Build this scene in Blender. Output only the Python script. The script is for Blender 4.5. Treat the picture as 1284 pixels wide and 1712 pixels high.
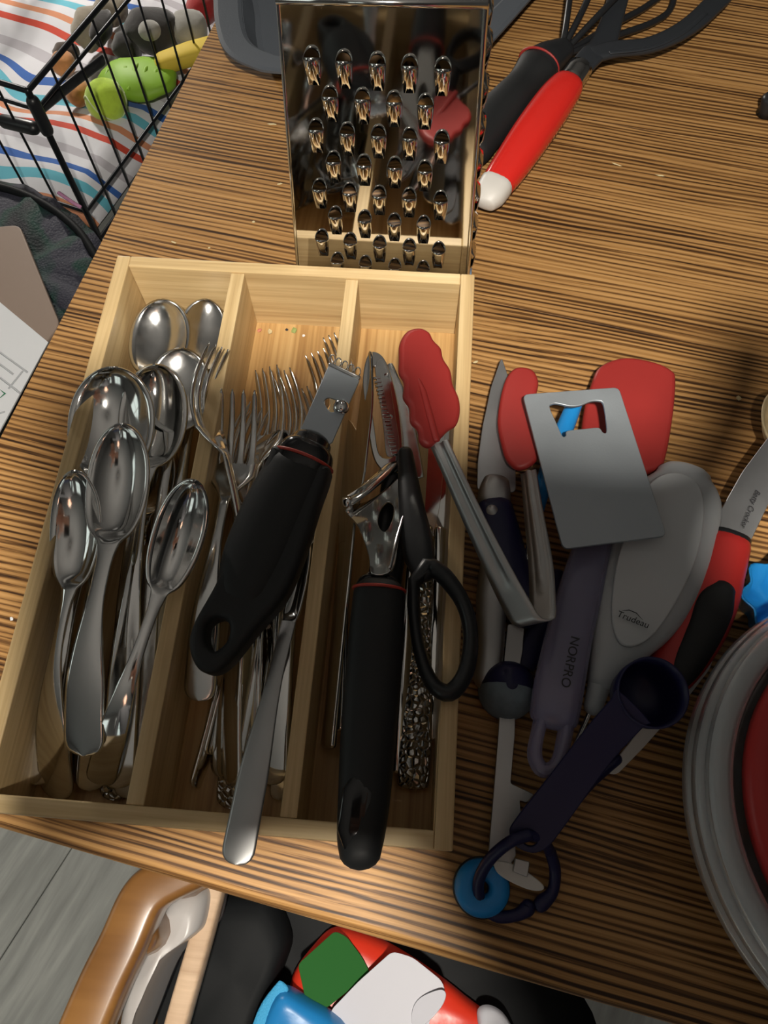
import bpy, bmesh, math, random
from mathutils import Vector as V, Matrix
random.seed(7)
S = bpy.context.scene
C = S.collection
for o in list(bpy.data.objects): bpy.data.objects.remove(o)

# ------------------------------------------------------------------ camera
F = 1290.0
RX = V((0.9969409, 0.0773366, -0.0113068)); RY = V((0.0662993, -0.9133837, -0.4016647)); RZ = V((-0.0413909, 0.3996864, -0.9157170))
CAM = V((0.2205058, -0.0018291, 0.4829184))
cd = bpy.data.cameras.new('camera'); cam = bpy.data.objects.new('camera', cd); C.objects.link(cam)
cd.sensor_fit = 'VERTICAL'; cd.sensor_height = 24; cd.sensor_width = 18; cd.lens = F / 1712 * 24; cd.clip_start = 0.005
m = Matrix((RX, -RY, -RZ)).transposed().to_4x4(); m.translation = CAM
cam.matrix_world = m; S.camera = cam
# ------------------------------------------------------------------ light
wd = bpy.data.worlds.new('world'); S.world = wd; wd.use_nodes = True
wd.node_tree.nodes['Background'].inputs[0].default_value = (0.75, 0.85, 1.0, 1)
wd.node_tree.nodes['Background'].inputs[1].default_value = 0.2
LAMP = V((0.24, -0.19, 0.85)); LAMP_W = 54.0; WINDOW_E = 0.68
S.view_settings.view_transform = 'Standard'; S.view_settings.look = 'None'; S.view_settings.gamma = 1
S.view_settings.exposure = 0.0; S.view_settings.use_curve_mapping = False
ld = bpy.data.lights.new('bulb_light', 'POINT'); ld.energy = LAMP_W; ld.color = (1.0, 0.93, 0.82); ld.shadow_soft_size = 0.022
lo = bpy.data.objects.new('bulb_light', ld); C.objects.link(lo); lo.location = LAMP

# ------------------------------------------------------------------ helpers
def P(u, v, z):
    """point of the place at height z that stands at picture position u, v"""
    d = RX * ((u - 642) / F) + RY * ((v - 856) / F) + RZ
    return CAM + d * ((z - CAM.z) / d.z)
def mpp(p): return (p - CAM).dot(RZ) / F            # metres per pixel at p
def PL(M, u, v):
    """picture position -> local x, y on the plane of frame M"""
    d = RX * ((u - 642) / F) + RY * ((v - 856) / F) + RZ
    n = M.col[2].to_3d(); t = (M.translation - CAM).dot(n) / d.dot(n)
    q = M.inverted() @ (CAM + d * t); return (q.x, q.y)
def lin(c):
    return tuple(((x / 255) / 12.92 if x <= 10 else ((x / 255 + .055) / 1.055) ** 2.4) for x in c)

def nodes(name):
    m = bpy.data.materials.new(name); m.use_nodes = True
    nt = m.node_tree; b = nt.nodes['Principled BSDF']; return m, nt, b
def mat(name, col, rough=.5, metal=0, trans=0, ior=1.45, bump=0, bscale=200, coat=0, spec=.5, var=0, rvar=0, vscale=30, sheen=0):
    m, nt, b = nodes(name); I = b.inputs
    I['Base Color'].default_value = (*col, 1); I['Roughness'].default_value = rough; I['Metallic'].default_value = metal
    I['Transmission Weight'].default_value = trans; I['IOR'].default_value = ior; I['Coat Weight'].default_value = coat
    I['Specular IOR Level'].default_value = spec; I['Sheen Weight'].default_value = sheen
    tc = nt.nodes.new('ShaderNodeTexCoord')
    if var or rvar:
        n = nt.nodes.new('ShaderNodeTexNoise'); n.inputs['Scale'].default_value = vscale; n.inputs['Detail'].default_value = 4
        nt.links.new(tc.outputs['Object'], n.inputs['Vector'])
        if var:
            mx = nt.nodes.new('ShaderNodeMix'); mx.data_type = 'RGBA'
            mx.inputs[6].default_value = (*[x * (1 - var) for x in col], 1); mx.inputs[7].default_value = (*[min(1, x * (1 + var)) for x in col], 1)
            nt.links.new(n.outputs[0], mx.inputs[0]); nt.links.new(mx.outputs[2], I['Base Color'])
        if rvar:
            r = nt.nodes.new('ShaderNodeMapRange'); r.inputs[1].default_value = .3; r.inputs[2].default_value = .7
            r.inputs[3].default_value = max(.02, rough - rvar); r.inputs[4].default_value = rough + rvar
            nt.links.new(n.outputs[0], r.inputs[0]); nt.links.new(r.outputs[0], I['Roughness'])
    if bump:
        n = nt.nodes.new('ShaderNodeTexNoise'); n.inputs['Scale'].default_value = bscale; n.inputs['Detail'].default_value = 3
        nt.links.new(tc.outputs['Object'], n.inputs['Vector'])
        bp = nt.nodes.new('ShaderNodeBump'); bp.inputs['Strength'].default_value = bump; bp.inputs['Distance'].default_value = .001
        nt.links.new(n.outputs[0], bp.inputs['Height']); nt.links.new(bp.outputs[0], I['Normal'])
    return m
def ramp(nt, stops, const=False):
    r = nt.nodes.new('ShaderNodeValToRGB'); e = r.color_ramp.elements
    if const: r.color_ramp.interpolation = 'CONSTANT'
    while len(e) < len(stops): e.new(.5)
    for k, (p, c) in enumerate(stops): e[k].position = p; e[k].color = (*c, 1)
    return r
def vmath(nt, op, a, b=None):
    n = nt.nodes.new('ShaderNodeVectorMath'); n.operation = op
    for k, x in enumerate((a, b)):
        if x is None: continue
        if isinstance(x, tuple): n.inputs[k].default_value = x
        else: nt.links.new(x, n.inputs[k])
    return n.outputs[0]
def noise(nt, vec, scale=1, detail=2, rough=.5):
    n = nt.nodes.new('ShaderNodeTexNoise'); n.inputs['Scale'].default_value = scale; n.inputs['Detail'].default_value = detail
    n.inputs['Roughness'].default_value = rough; nt.links.new(vec, n.inputs['Vector']); return n.outputs[0]
def grainy(name, stops, line=(3, 240), broad=(1.5, 22), wob=.012, wobs=(3, 9), rough=.4, bump=.25, mix=.4, coat=0, axis='x', spec=.5, bd=.0006, wave=0):
    """wood: streaks along local x (or y / z), offset for each piece by its own random number"""
    m, nt, b = nodes(name)
    tc = nt.nodes.new('ShaderNodeTexCoord'); oi = nt.nodes.new('ShaderNodeObjectInfo')
    cb = nt.nodes.new('ShaderNodeCombineXYZ'); mu = nt.nodes.new('ShaderNodeMath'); mu.operation = 'MULTIPLY'; mu.inputs[1].default_value = 37.0
    nt.links.new(oi.outputs['Random'], mu.inputs[0])
    for k in range(3): nt.links.new(mu.outputs[0], cb.inputs[k])
    p = vmath(nt, 'ADD', tc.outputs['Object'], cb.outputs[0])
    def ax(l, c): return {'x': (l, c, c), 'y': (c, l, c), 'z': (c, c, l)}[axis]
    w = noise(nt, vmath(nt, 'MULTIPLY', p, ax(*wobs)), 1, 2)
    wv = nt.nodes.new('ShaderNodeCombineXYZ'); wm = nt.nodes.new('ShaderNodeMath'); wm.operation = 'MULTIPLY'; wm.inputs[1].default_value = wob
    nt.links.new(w, wm.inputs[0])
    for k in range(3):
        if 'xyz'[k] != axis: nt.links.new(wm.outputs[0], wv.inputs[k])
    q = vmath(nt, 'ADD', p, wv.outputs[0])
    n1 = noise(nt, vmath(nt, 'MULTIPLY', q, ax(*line)), 1, 3, .6)
    if wave:
        wt = nt.nodes.new('ShaderNodeTexWave'); wt.bands_direction = 'Y'; wt.inputs['Scale'].default_value = wave; wt.inputs['Distortion'].default_value = 9; wt.inputs['Detail'].default_value = 3; wt.inputs['Detail Scale'].default_value = .5
        nt.links.new(vmath(nt, 'MULTIPLY', q, ax(.05, 1)), wt.inputs['Vector']); wx = nt.nodes.new('ShaderNodeMix'); wx.inputs[0].default_value = .26
        nt.links.new(n1, wx.inputs[2]); nt.links.new(wt.outputs['Fac'], wx.inputs[3]); n1 = wx.outputs[0]
    n2 = noise(nt, vmath(nt, 'MULTIPLY', q, ax(*broad)), 1, 2)
    mx = nt.nodes.new('ShaderNodeMix'); mx.inputs[0].default_value = mix
    nt.links.new(n1, mx.inputs[2]); nt.links.new(n2, mx.inputs[3])
    r = ramp(nt, stops); nt.links.new(mx.outputs[0], r.inputs[0]); nt.links.new(r.outputs[0], b.inputs['Base Color'])
    b.inputs['Roughness'].default_value = rough; b.inputs['Coat Weight'].default_value = coat; b.inputs['Coat Roughness'].default_value = .25
    b.inputs['Specular IOR Level'].default_value = spec
    bp = nt.nodes.new('ShaderNodeBump'); bp.inputs['Strength'].default_value = bump; bp.inputs['Distance'].default_value = bd
    nt.links.new(n1, bp.inputs['Height']); nt.links.new(bp.outputs[0], b.inputs['Normal'])
    return m

# ---- object plumbing
def tag(o, label=None, cat=None, group=None, kind=None):
    if label: o['label'] = label
    if cat: o['category'] = cat
    if group: o['group'] = group
    if kind: o['kind'] = kind
    return o
def thing(name, label, cat, M=None, group=None):
    o = bpy.data.objects.new(name, None); o.empty_display_size = .02; C.objects.link(o)
    if M is not None: o.matrix_world = M if isinstance(M, Matrix) else Matrix.Translation(M)
    return tag(o, label, cat, group)
def mk(name, verts, faces, m, parent=None, smooth=True, normals=None):
    me = bpy.data.meshes.new(name); me.from_pydata([tuple(v) for v in verts], [], faces); me.update()
    if smooth: me.polygons.foreach_set('use_smooth', [True] * len(me.polygons))
    if normals: me.normals_split_custom_set_from_vertices(normals)
    me.materials.append(m); o = bpy.data.objects.new(name, me); C.objects.link(o)
    if parent: o.parent = parent
    return o
def obm(name, bm, m, parent=None, smooth=False, bevel=0, seg=2):
    if bevel: bmesh.ops.bevel(bm, geom=list(bm.edges), offset=bevel, segments=seg, affect='EDGES', profile=.5)
    bmesh.ops.recalc_face_normals(bm, faces=bm.faces)
    me = bpy.data.meshes.new(name); bm.to_mesh(me); bm.free()
    if smooth: me.polygons.foreach_set('use_smooth', [True] * len(me.polygons))
    me.materials.append(m); o = bpy.data.objects.new(name, me); C.objects.link(o)
    if parent: o.parent = parent
    return o
def box(name, lo, hi, m, parent=None, bevel=.0006, seg=2):
    bm = bmesh.new(); bmesh.ops.create_cube(bm, size=1)
    lo, hi = V(lo), V(hi)
    for v in bm.verts: v.co = V([lo[i] + (v.co[i] + .5) * (hi[i] - lo[i]) for i in range(3)])
    return obm(name, bm, m, parent, bevel=bevel, seg=seg)
def frame(A, B, up=V((0, 0, 1)), roll=0):
    x = (B - A).normalized(); y = up.cross(x).normalized(); z = x.cross(y)
    if roll:
        q = Matrix.Rotation(roll, 3, x); y = q @ y; z = q @ z
    M = Matrix((x, y, z)).transposed().to_4x4(); M.translation = A; return M
def smoothstep(t): t = max(0, min(1, t)); return t * t * (3 - 2 * t)
def lerp(a, b, t): return a + (b - a) * t
def pw(x, tab):
    """piecewise smooth interpolation in a table of (x, value)"""
    if x <= tab[0][0]: return tab[0][1]
    for (x0, a), (x1, b) in zip(tab, tab[1:]):
        if x <= x1: return lerp(a, b, smoothstep((x - x0) / (x1 - x0)))
    return tab[-1][1]
def spline(pts, n):
    """Catmull-Rom through tuples"""
    out = []; L = len(pts)
    for i in range(L - 1):
        p0, p1, p2, p3 = pts[max(0, i - 1)], pts[i], pts[i + 1], pts[min(L - 1, i + 2)]
        for k in range(n):
            t = k / n; out.append(tuple(.5 * (2 * b + (c - a) * t + (2 * a - 5 * b + 4 * c - d) * t * t + (3 * b - a - 3 * c + d) * t ** 3) for a, b, c, d in zip(p0, p1, p2, p3)))
    out.append(tuple(pts[-1])); return out
def sweep(name, pts, rx, ry, m, parent=None, n=14, up=V((0, 0, 1)), power=2.0, cap=True, capr=1.0, closed=False, off=V((0, 0, 0)), rng=None):
    """elliptical section (rx sideways, ry along up) swept along pts; rounded ends"""
    pts = [V(p) - off for p in pts]; N = len(pts)
    rx = list(rx) if isinstance(rx, (list, tuple)) else [rx] * N; ry = list(ry) if isinstance(ry, (list, tuple)) else [ry] * N
    st = []
    for i in range(N):
        a = pts[(i - 1) % N] if closed else pts[max(0, i - 1)]; b = pts[(i + 1) % N] if closed else pts[min(N - 1, i + 1)]
        t = (b - a).normalized(); st.append((pts[i], t, rx[i], ry[i]))
    if cap and not closed:
        h = []; e = []
        for k in (1, 2, 3, 4):
            an = k * math.pi / 2 / 4.2; s = math.cos(an); d = math.sin(an) * capr
            h.insert(0, (pts[0] - st[0][1] * d * min(rx[0], ry[0]), st[0][1], rx[0] * s, ry[0] * s))
            e.append((pts[-1] + st[-1][1] * d * min(rx[-1], ry[-1]), st[-1][1], rx[-1] * s, ry[-1] * s))
        st = h + st + e
    vs = []; fs = []
    for (p, t, a, b) in st:
        y = up.cross(t)
        if y.length < 1e-4: y = V((1, 0, 0)).cross(t)
        y.normalize(); z = t.cross(y)
        for k in range(n):
            an = 2 * math.pi * k / n; cx, sy = math.cos(an), math.sin(an)
            cx = math.copysign(abs(cx) ** (2 / power), cx); sy = math.copysign(abs(sy) ** (2 / power), sy)
            vs.append(p + y * (a * cx) + z * (b * sy))
    M_ = len(st)
    for i in range(M_ if closed else M_ - 1):
        for k in range(n):
            a = i * n + k; b = i * n + (k + 1) % n; j = (i + 1) % M_
            fs.append((a, b, j * n + (k + 1) % n, j * n + k))
    if not closed: fs += [tuple(range(n - 1, -1, -1)), tuple((M_ - 1) * n + k for k in range(n))]
    return mk(name, vs, fs, m, parent)
def pxs(rows, n=6):
    """rows (u, v, z, width px) -> smooth world points and half widths"""
    s = spline(rows, n); p = [P(a, b, c) for a, b, c, d in s]
    return p, [d / 2 * mpp(q) for q, (a, b, c, d) in zip(p, s)]
def plate(name, loops, th, m, parent=None, bev=.0003, smooth=False, z0=0, cyc=None):
    """flat plate with holes, outline loops of local x, y; bottom at z0; cyc = smoothing steps"""
    cu = bpy.data.curves.new(name, 'CURVE'); cu.dimensions = '2D'; cu.fill_mode = 'BOTH'; cu.extrude = th / 2 - bev; cu.bevel_depth = bev; cu.offset = -bev; cu.bevel_resolution = 1 if bev < .001 else 4
    for lp in loops:
        s = cu.splines.new('POLY'); s.points.add(len(lp) - 1); s.use_cyclic_u = True
        for q, (x, y) in zip(s.points, lp): q.co = (x, y, 0, 1)
    t = bpy.data.objects.new('tmp', cu); C.objects.link(t); bpy.context.view_layer.update()
    dg = bpy.context.evaluated_depsgraph_get(); me = bpy.data.meshes.new_from_object(t.evaluated_get(dg)); bpy.data.objects.remove(t); bpy.data.curves.remove(cu)
    me.name = name
    if bev > .001: me.polygons.foreach_set('use_smooth', [True] * len(me.polygons))
    me.transform(Matrix.Translation((0, 0, z0 + th / 2))); me.materials.clear(); me.materials.append(m)
    o = bpy.data.objects.new(name, me); C.objects.link(o)
    if parent: o.parent = parent
    return o
def rloop(pts, n=5):
    """closed smooth loop through points"""
    L = len(pts); out = []
    for i in range(L):
        p0, p1, p2, p3 = pts[i - 1], pts[i], pts[(i + 1) % L], pts[(i + 2) % L]
        for k in range(n):
            t = k / n; out.append(tuple(.5 * (2 * b + (c - a) * t + (2 * a - 5 * b + 4 * c - d) * t * t + (3 * b - a - 3 * c + d) * t ** 3) for a, b, c, d in zip(p0, p1, p2, p3)))
    return out
def corner(pts, r, n=4):
    """round the corners of a polygon"""
    out = []; L = len(pts)
    for i in range(L):
        a, b, c = V(pts[i - 1]), V(pts[i]), V(pts[(i + 1) % L]); d1 = (a - b); d2 = (c - b)
        q = min(r, d1.length / 2.01, d2.length / 2.01); s = b + d1.normalized() * q; e = b + d2.normalized() * q
        for k in range(n + 1):
            t = k / n; out.append(tuple((1 - t) ** 2 * s + 2 * t * (1 - t) * b + t * t * e))
    return out
def ell(cx, cy, rx, ry, n=20, rot=0):
    return [(cx + rx * math.cos(2 * math.pi * k / n) * math.cos(rot) - ry * math.sin(2 * math.pi * k / n) * math.sin(rot), cy + rx * math.cos(2 * math.pi * k / n) * math.sin(rot) + ry * math.sin(2 * math.pi * k / n) * math.cos(rot)) for k in range(n)]
def lathe(name, prof, m, parent=None, n=40, closed=False, M=None):
    vs = []; fs = []; L = len(prof)
    for k in range(n):
        a = 2 * math.pi * k / n
        for (r, z) in prof: vs.append(V((r * math.cos(a), r * math.sin(a), z)))
    for k in range(n):
        for i in range(L if closed else L - 1):
            j = (i + 1) % L; fs.append((k * L + i, ((k + 1) % n) * L + i, ((k + 1) % n) * L + j, k * L + j))
    if M is not None: vs = [M @ v for v in vs]
    return mk(name, vs, fs, m, parent)
def strip_parts(grid, th, parts, m, parent, mats=None):
    """grid[i][j] top points of a thin strip; closed shell split into named parts by station ranges, normals kept continuous"""
    N = len(grid); K = len(grid[0])
    nrm = [[None] * K for _ in range(N)]
    for i in range(N):
        for j in range(K):
            du = grid[min(i + 1, N - 1)][j] - grid[max(i - 1, 0)][j]; dv = grid[i][min(j + 1, K - 1)] - grid[i][max(j - 1, 0)]
            n = du.cross(dv); n = n.normalized() if n.length > 1e-12 else V((0, 0, 1))
            nrm[i][j] = n if n.z > -.2 else -n
    for (nm, i0, i1) in parts:
        vs = []; fs = []; ns = []; R = i1 - i0 + 1
        for s in (0, 1):
            for i in range(i0, i1 + 1):
                for j in range(K):
                    t = th(i) if callable(th) else th
                    vs.append(grid[i][j] - nrm[i][j] * (t * s)); n = nrm[i][j] * (1 - 2 * s)
                    if j in (0, K - 1): 
                        e = (grid[i][j] - grid[i][1 if j == 0 else K - 2]); n = (n * .5 + (e.normalized() if e.length > 1e-9 else n) * .6).normalized()
                    ns.append(n)
        Q = R * K
        for i in range(R - 1):
            for j in range(K - 1):
                a = i * K + j; fs.append((a, a + K, a + K + 1, a + 1)); b = a + Q; fs.append((b, b + 1, b + K + 1, b + K))
            for j in (0, K - 1):
                a = i * K + j; q = (a, a + Q, a + K + Q, a + K); fs.append(q if j == 0 else q[::-1])
        for i in (0, R - 1):
            for j in range(K - 1):
                a = i * K + j; q = (a, a + 1, a + 1 + Q, a + Q); fs.append(q if i == 0 else q[::-1])
        mk(nm, vs, fs, (mats or {}).get(nm, m), parent, True, ns)

# ------------------------------------------------------------------ materials
WOOD = grainy('dark_ash_wood', [(.34, (.032, .014, .006)), (.44, (.145, .068, .022)), (.50, (.33, .172, .058)), (.66, (.48, .27, .100))], line=(6, 640), broad=(1.4, 80), wob=.02, wobs=(2.2, 7), rough=.5, bump=.35, mix=.26, wave=72, spec=.3)
BAMBOO = grainy('bamboo', [(.3, (.43, .28, .125)), (.5, (.61, .44, .22)), (.7, (.73, .56, .31))], line=(9, 420), broad=(3, 60), wob=.004, rough=.42, bump=.12, mix=.5)
BAMBOO_Y = grainy('bamboo_lengthwise', [(.3, (.43, .28, .125)), (.5, (.61, .44, .22)), (.7, (.73, .56, .31))], line=(9, 420), broad=(3, 60), wob=.004, rough=.42, bump=.12, mix=.5, axis='y')
BAMBOO_F = grainy('bamboo_base', [(.3, (.32, .165, .055)), (.5, (.54, .33, .13)), (.7, (.68, .46, .21))], line=(6, 300), broad=(3, 120), wob=.003, rough=.45, bump=.2, mix=.45, axis='y')
STEEL = mat('polished_steel', (.78, .78, .77), .1, 1, rvar=.04, vscale=60)
STEEL_D = mat('worn_steel', (.68, .68, .67), .2, 1, rvar=.07, vscale=90, bump=.05, bscale=300)
SATIN = mat('satin_steel', (.46, .46, .46), .44, 1, rvar=.05, vscale=40)
CHROME = mat('mirror_steel', (.72, .71, .69), .05, 1, rvar=.02, vscale=20, bump=.03, bscale=25)
BRUSH = mat('matte_blade_steel', (.52, .53, .55), .42, 1, rvar=.05)
def hammered():
    m, nt, b = nodes('hammered_steel'); b.inputs['Base Color'].default_value = (.6, .59, .57, 1); b.inputs['Metallic'].default_value = 1; b.inputs['Roughness'].default_value = .16
    tc = nt.nodes.new('ShaderNodeTexCoord'); vo = nt.nodes.new('ShaderNodeTexVoronoi'); vo.feature = 'DISTANCE_TO_EDGE'; vo.inputs['Scale'].default_value = 260
    nt.links.new(tc.outputs['Object'], vo.inputs['Vector']); r = ramp(nt, [(0, (0, 0, 0)), (.25, (1, 1, 1))]); nt.links.new(vo.outputs[0], r.inputs[0])
    bp = nt.nodes.new('ShaderNodeBump'); bp.inputs['Strength'].default_value = 1; bp.inputs['Distance'].default_value = .0009
    nt.links.new(r.outputs[0], bp.inputs['Height']); nt.links.new(bp.outputs[0], b.inputs['Normal']); return m
HAMMER = hammered()
RUBBER = mat('black_rubber', (.010, .011, .012), .58, bump=.05, bscale=900)
GLOSSB = mat('glossy_black_plastic', (.008, .008, .009), .12, coat=.3)
BLACKP = mat('black_plastic', (.014, .015, .017), .35)
NYLON = mat('charcoal_nylon', (.022, .025, .030), .42)
REDRING = mat('red_ring_plastic', (.42, .045, .03), .4)
REDSIL = mat('red_silicone', (.29, .024, .021), .45, var=.08)
REDGLOSS = mat('glossy_red_plastic', (.62, .022, .016), .12, coat=.5)
REDP = mat('red_plastic', (.45, .025, .022), .4)
NAVY = mat('navy_plastic', (.010, .010, .055), .42)
BLUE = mat('bright_blue_plastic', (.015, .24, .62), .35)
GREYP = mat('pearl_grey_plastic', (.42, .44, .46), .38, rvar=.04)
PANG = mat('grey_nonstick', (.075, .085, .10), .42, bump=.1, bscale=700)
CARDM = mat('matte_grey_metal', (.42, .46, .50), .5, .75, bump=.05, bscale=800, rvar=.05)
CLEAR = mat('clear_acrylic', (.52, .50, .74), .12, trans=.68, ior=1.46)
CLOUDY = mat('translucent_plastic', (.88, .90, .92), .28, trans=.72, ior=1.3)
WHITEP = mat('white_plastic', (.62, .60, .57), .45)
INK = mat('dark_print', (.03, .03, .035), .6)
WORN = mat('worn_whitish_plastic', (.16, .21, .25), .7, var=.35, vscale=160)
LEATHER = mat('black_leather', (.008, .009, .010), .6, bump=.06, bscale=260, spec=.16)
PAPER = mat('white_paper', (.80, .82, .85), .7)
WALLM = mat('painted_wall', (.10, .10, .10), .9, var=.03)
CEILM = mat('ceiling_paint', (.20, .20, .20), .9)
SKIN = mat('skin', (.50, .29, .21), .55); SHIRT = mat('charcoal_knit', (.02, .02, .022), .9, bump=.3, bscale=500); JEANS = mat('dark_denim', (.02, .025, .05), .9); HAIR = mat('brown_hair', (.03, .016, .009), .6)

# ------------------------------------------------------------------ the room
FZ = -.73
fl = box('floor', (-2.6, -2.6, FZ - .1), (3.0, 3.4, FZ - .012), mat('subfloor', (.26, .27, .26), .6), bevel=0); tag(fl, kind='structure')
FLOORM = grainy('grey_laminate', [(.3, (.17, .175, .165)), (.5, (.30, .31, .295)), (.7, (.48, .49, .465))], line=(6, 60), broad=(2, 14), wob=.05, wobs=(2, 5), rough=.45, bump=.08, mix=.5)
fa = math.radians(66); fr = Matrix.Rotation(fa, 4, 'Z')
pk = None
for i in range(-12, 16):
    for j in range(-3, 4):
        q = fr @ V((j * 1.2 + (.4 if i % 2 else 0) + .3 * (i % 3), i * .18, 0)) + V((.2, .3, FZ))
        if not (-2.2 < q.x < 2.4 and -2.05 < q.y < 2.85): continue
        if pk is None: pk = o = box('plank', (-.5985, -.0892, -.012), (.5985, .0892, 0), FLOORM, None, bevel=.0012, seg=1)
        else: o = pk.copy(); C.objects.link(o)
        o.parent = fl; o.location = q; o.rotation_euler = (0, 0, fa)
tag(box('ceiling', (-2.7, -2.7, 1.72), (3.1, 3.5, 1.82), CEILM, bevel=0), kind='structure')
tag(box('wall_left', (-2.7, -2.7, FZ - .1), (-2.6, 3.5, 1.72), WALLM, bevel=0), kind='structure')
tag(box('wall_right', (3.0, -2.7, FZ - .1), (3.1, 3.5, 1.72), WALLM, bevel=0), kind='structure')
tag(box('wall_back', (-2.6, 3.4, FZ - .1), (3.0, 3.5, 1.72), WALLM, bevel=0), kind='structure')
tag(box('wall_front', (-2.6, -2.7, FZ - .1), (3.0, -2.6, 1.72), WALLM, bevel=0), kind='structure')
PANE, _nt, _b = nodes('daylit_frosted_pane'); _b.inputs['Base Color'].default_value = (.7, .75, .73, 1)
_b.inputs['Emission Color'].default_value = (.86, 1.0, .95, 1); _b.inputs['Emission Strength'].default_value = WINDOW_E
FRAMEW = mat('white_window_frame', (.7, .7, .68), .5)
for k, (x0, x1, wall) in enumerate(((-1.9, -.9, 'f'), (-.2, .8, 'f'), (-.6, .5, 'l'))):
    def wb(nm, a0, a1, z0, z1, d0, d1, m, par):
        if wall == 'f': return box(nm, (a0, -2.6 + d0, z0), (a1, -2.6 + d1, z1), m, par, .003)
        return box(nm, (-2.6 + d0, a0, z0), (-2.6 + d1, a1, z1), m, par, .003)
    w = thing('window_%d' % (k + 1), None, None, V((0, 0, 0))); w['kind'] = 'structure'
    xm = (x0 + x1) / 2
    for (a0, a1, b0, b1) in ((x0 - .06, x0, .24, 1.46), (x1, x1 + .06, .24, 1.46), (x0, x1, .24, .3), (x0, x1, 1.4, 1.46), (xm - .025, xm + .025, .3, 1.4), (x0, x1, .83, .87)):
        wb('window_frame', a0, a1, b0, b1, .0, .04, FRAMEW, w)
    for (a0, a1) in ((x0, xm - .025), (xm + .025, x1)):
        for (b0, b1) in ((.3, .83), (.87, 1.4)): wb('pane', a0, a1, b0, b1, .001, .012, PANE, w)
# pendant lamp over the table
lt = thing('pendant_lamp', 'bare bulb pendant lamp hanging over the table edge', 'lamp', LAMP)
sweep('cord', [V((0, 0, .1)), V((0, 0, .86))], .003, .003, BLACKP, lt, n=8, up=V((1, 0, 0)))
lathe('socket', [(0, .105), (.02, .1), (.022, .04), (.018, .034), (0, .034)], BLACKP, lt, 24)
lathe('canopy', [(0, .85), (.05, .85), (.055, .869), (0, .869)], FRAMEW, lt, 24)

fp_ = V((-1.1, 2.5, FZ)); ft = thing('crate_fill_lamp', 'unseen floor lamp added beyond the dog crate to brighten it', 'lamp', fp_)  # added lamp out of view, brightens the crate and blanket
lathe('base', [(0, .02), (.13, .018), (.14, 0), (0, 0)], BLACKP, ft, 32); sweep('pole', [V((0, 0, .02)), V((0, 0, 1.10))], .009, .009, BLACKP, ft, n=10, up=V((1, 0, 0)))
lathe('shade', [(.10, 1.30), (.17, 1.12), (.172, 1.12), (.102, 1.302)], PAPER, ft, 40, closed=True); lathe('socket', [(0, 1.16), (.018, 1.16), (.02, 1.10), (0, 1.10)], BLACKP, ft, 16)
l2 = bpy.data.lights.new('crate_fill_bulb', 'POINT'); l2.energy = 75; l2.color = (1.0, .93, .84); l2.shadow_soft_size = .05  # added fill light for the crate area
lo2 = bpy.data.objects.new('crate_fill_bulb', l2); C.objects.link(lo2); lo2.location = fp_ + V((.05, -.05, 1.02))
# ------------------------------------------------------------------ table
TA = math.radians(-9.9); e1 = V((math.cos(TA), math.sin(TA), 0)); e2 = V((-math.sin(TA), math.cos(TA), 0))
pL = P(110, 520, 0); pF = P(500, 1532, 0)
K0 = e1 * pL.dot(e1) + e2 * pF.dot(e2)
TM = Matrix((e1, e2, V((0, 0, 1)))).transposed().to_4x4(); TM.translation = K0
tb = thing('dining_table', 'brown wooden dining table with dark streaky grain under the cutlery tray', 'table', TM)
bw = [.105, .118, .092, .126, .10, .115, .09, .12, .104]; y = 0
for i, w in enumerate(bw):
    bm = bmesh.new(); bmesh.ops.create_cube(bm, size=1)
    for v in bm.verts: v.co = V(((v.co.x + .5) * 1.55, y + (v.co.y + .5) * w, -.026 + (v.co.z + .5) * .026))
    bmesh.ops.bevel(bm, geom=list(bm.edges), offset=.0001, segments=1, affect='EDGES')
    edge = [e for e in bm.edges if all(abs(v.co.y - y) < .0005 for v in e.verts) and e.calc_length() > 1] if i == 0 else []
    o = obm('board', bm, WOOD, tb)
    if i == 0:   # rounded front edge
        bm = bmesh.new(); pr = [(y + w, 0), (y + .008, 0)] + [(y + .008 - .008 * math.sin(a * math.pi / 12), -.008 + .008 * math.cos(a * math.pi / 12)) for a in range(1, 7)] + [(y + .001, -.02), (y + .006, -.026), (y + w, -.026)]
        rings = [[bm.verts.new((x, a, b)) for a, b in pr] for x in (0, 1.55)]
        for k in range(len(pr)): bm.faces.new((rings[0][k], rings[0][(k + 1) % len(pr)], rings[1][(k + 1) % len(pr)], rings[1][k]))
        bm.faces.new(rings[0]); bm.faces.new(rings[1][::-1]); bmesh.ops.recalc_face_normals(bm, faces=bm.faces); bm.to_mesh(o.data); bm.free()
    y += w
for (a, b) in ((.06, .06), (1.43, .06), (.06, y - .12), (1.43, y - .12)): box('leg', (a, b, FZ + .001), (a + .07, b + .07, -.026), WOOD, tb, .003)
box('apron', (.10, .09, -.10), (1.46, .112, -.026), WOOD, tb, .001); box('apron', (.10, y - .112, -.10), (1.46, y - .09, -.026), WOOD, tb, .001)

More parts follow.
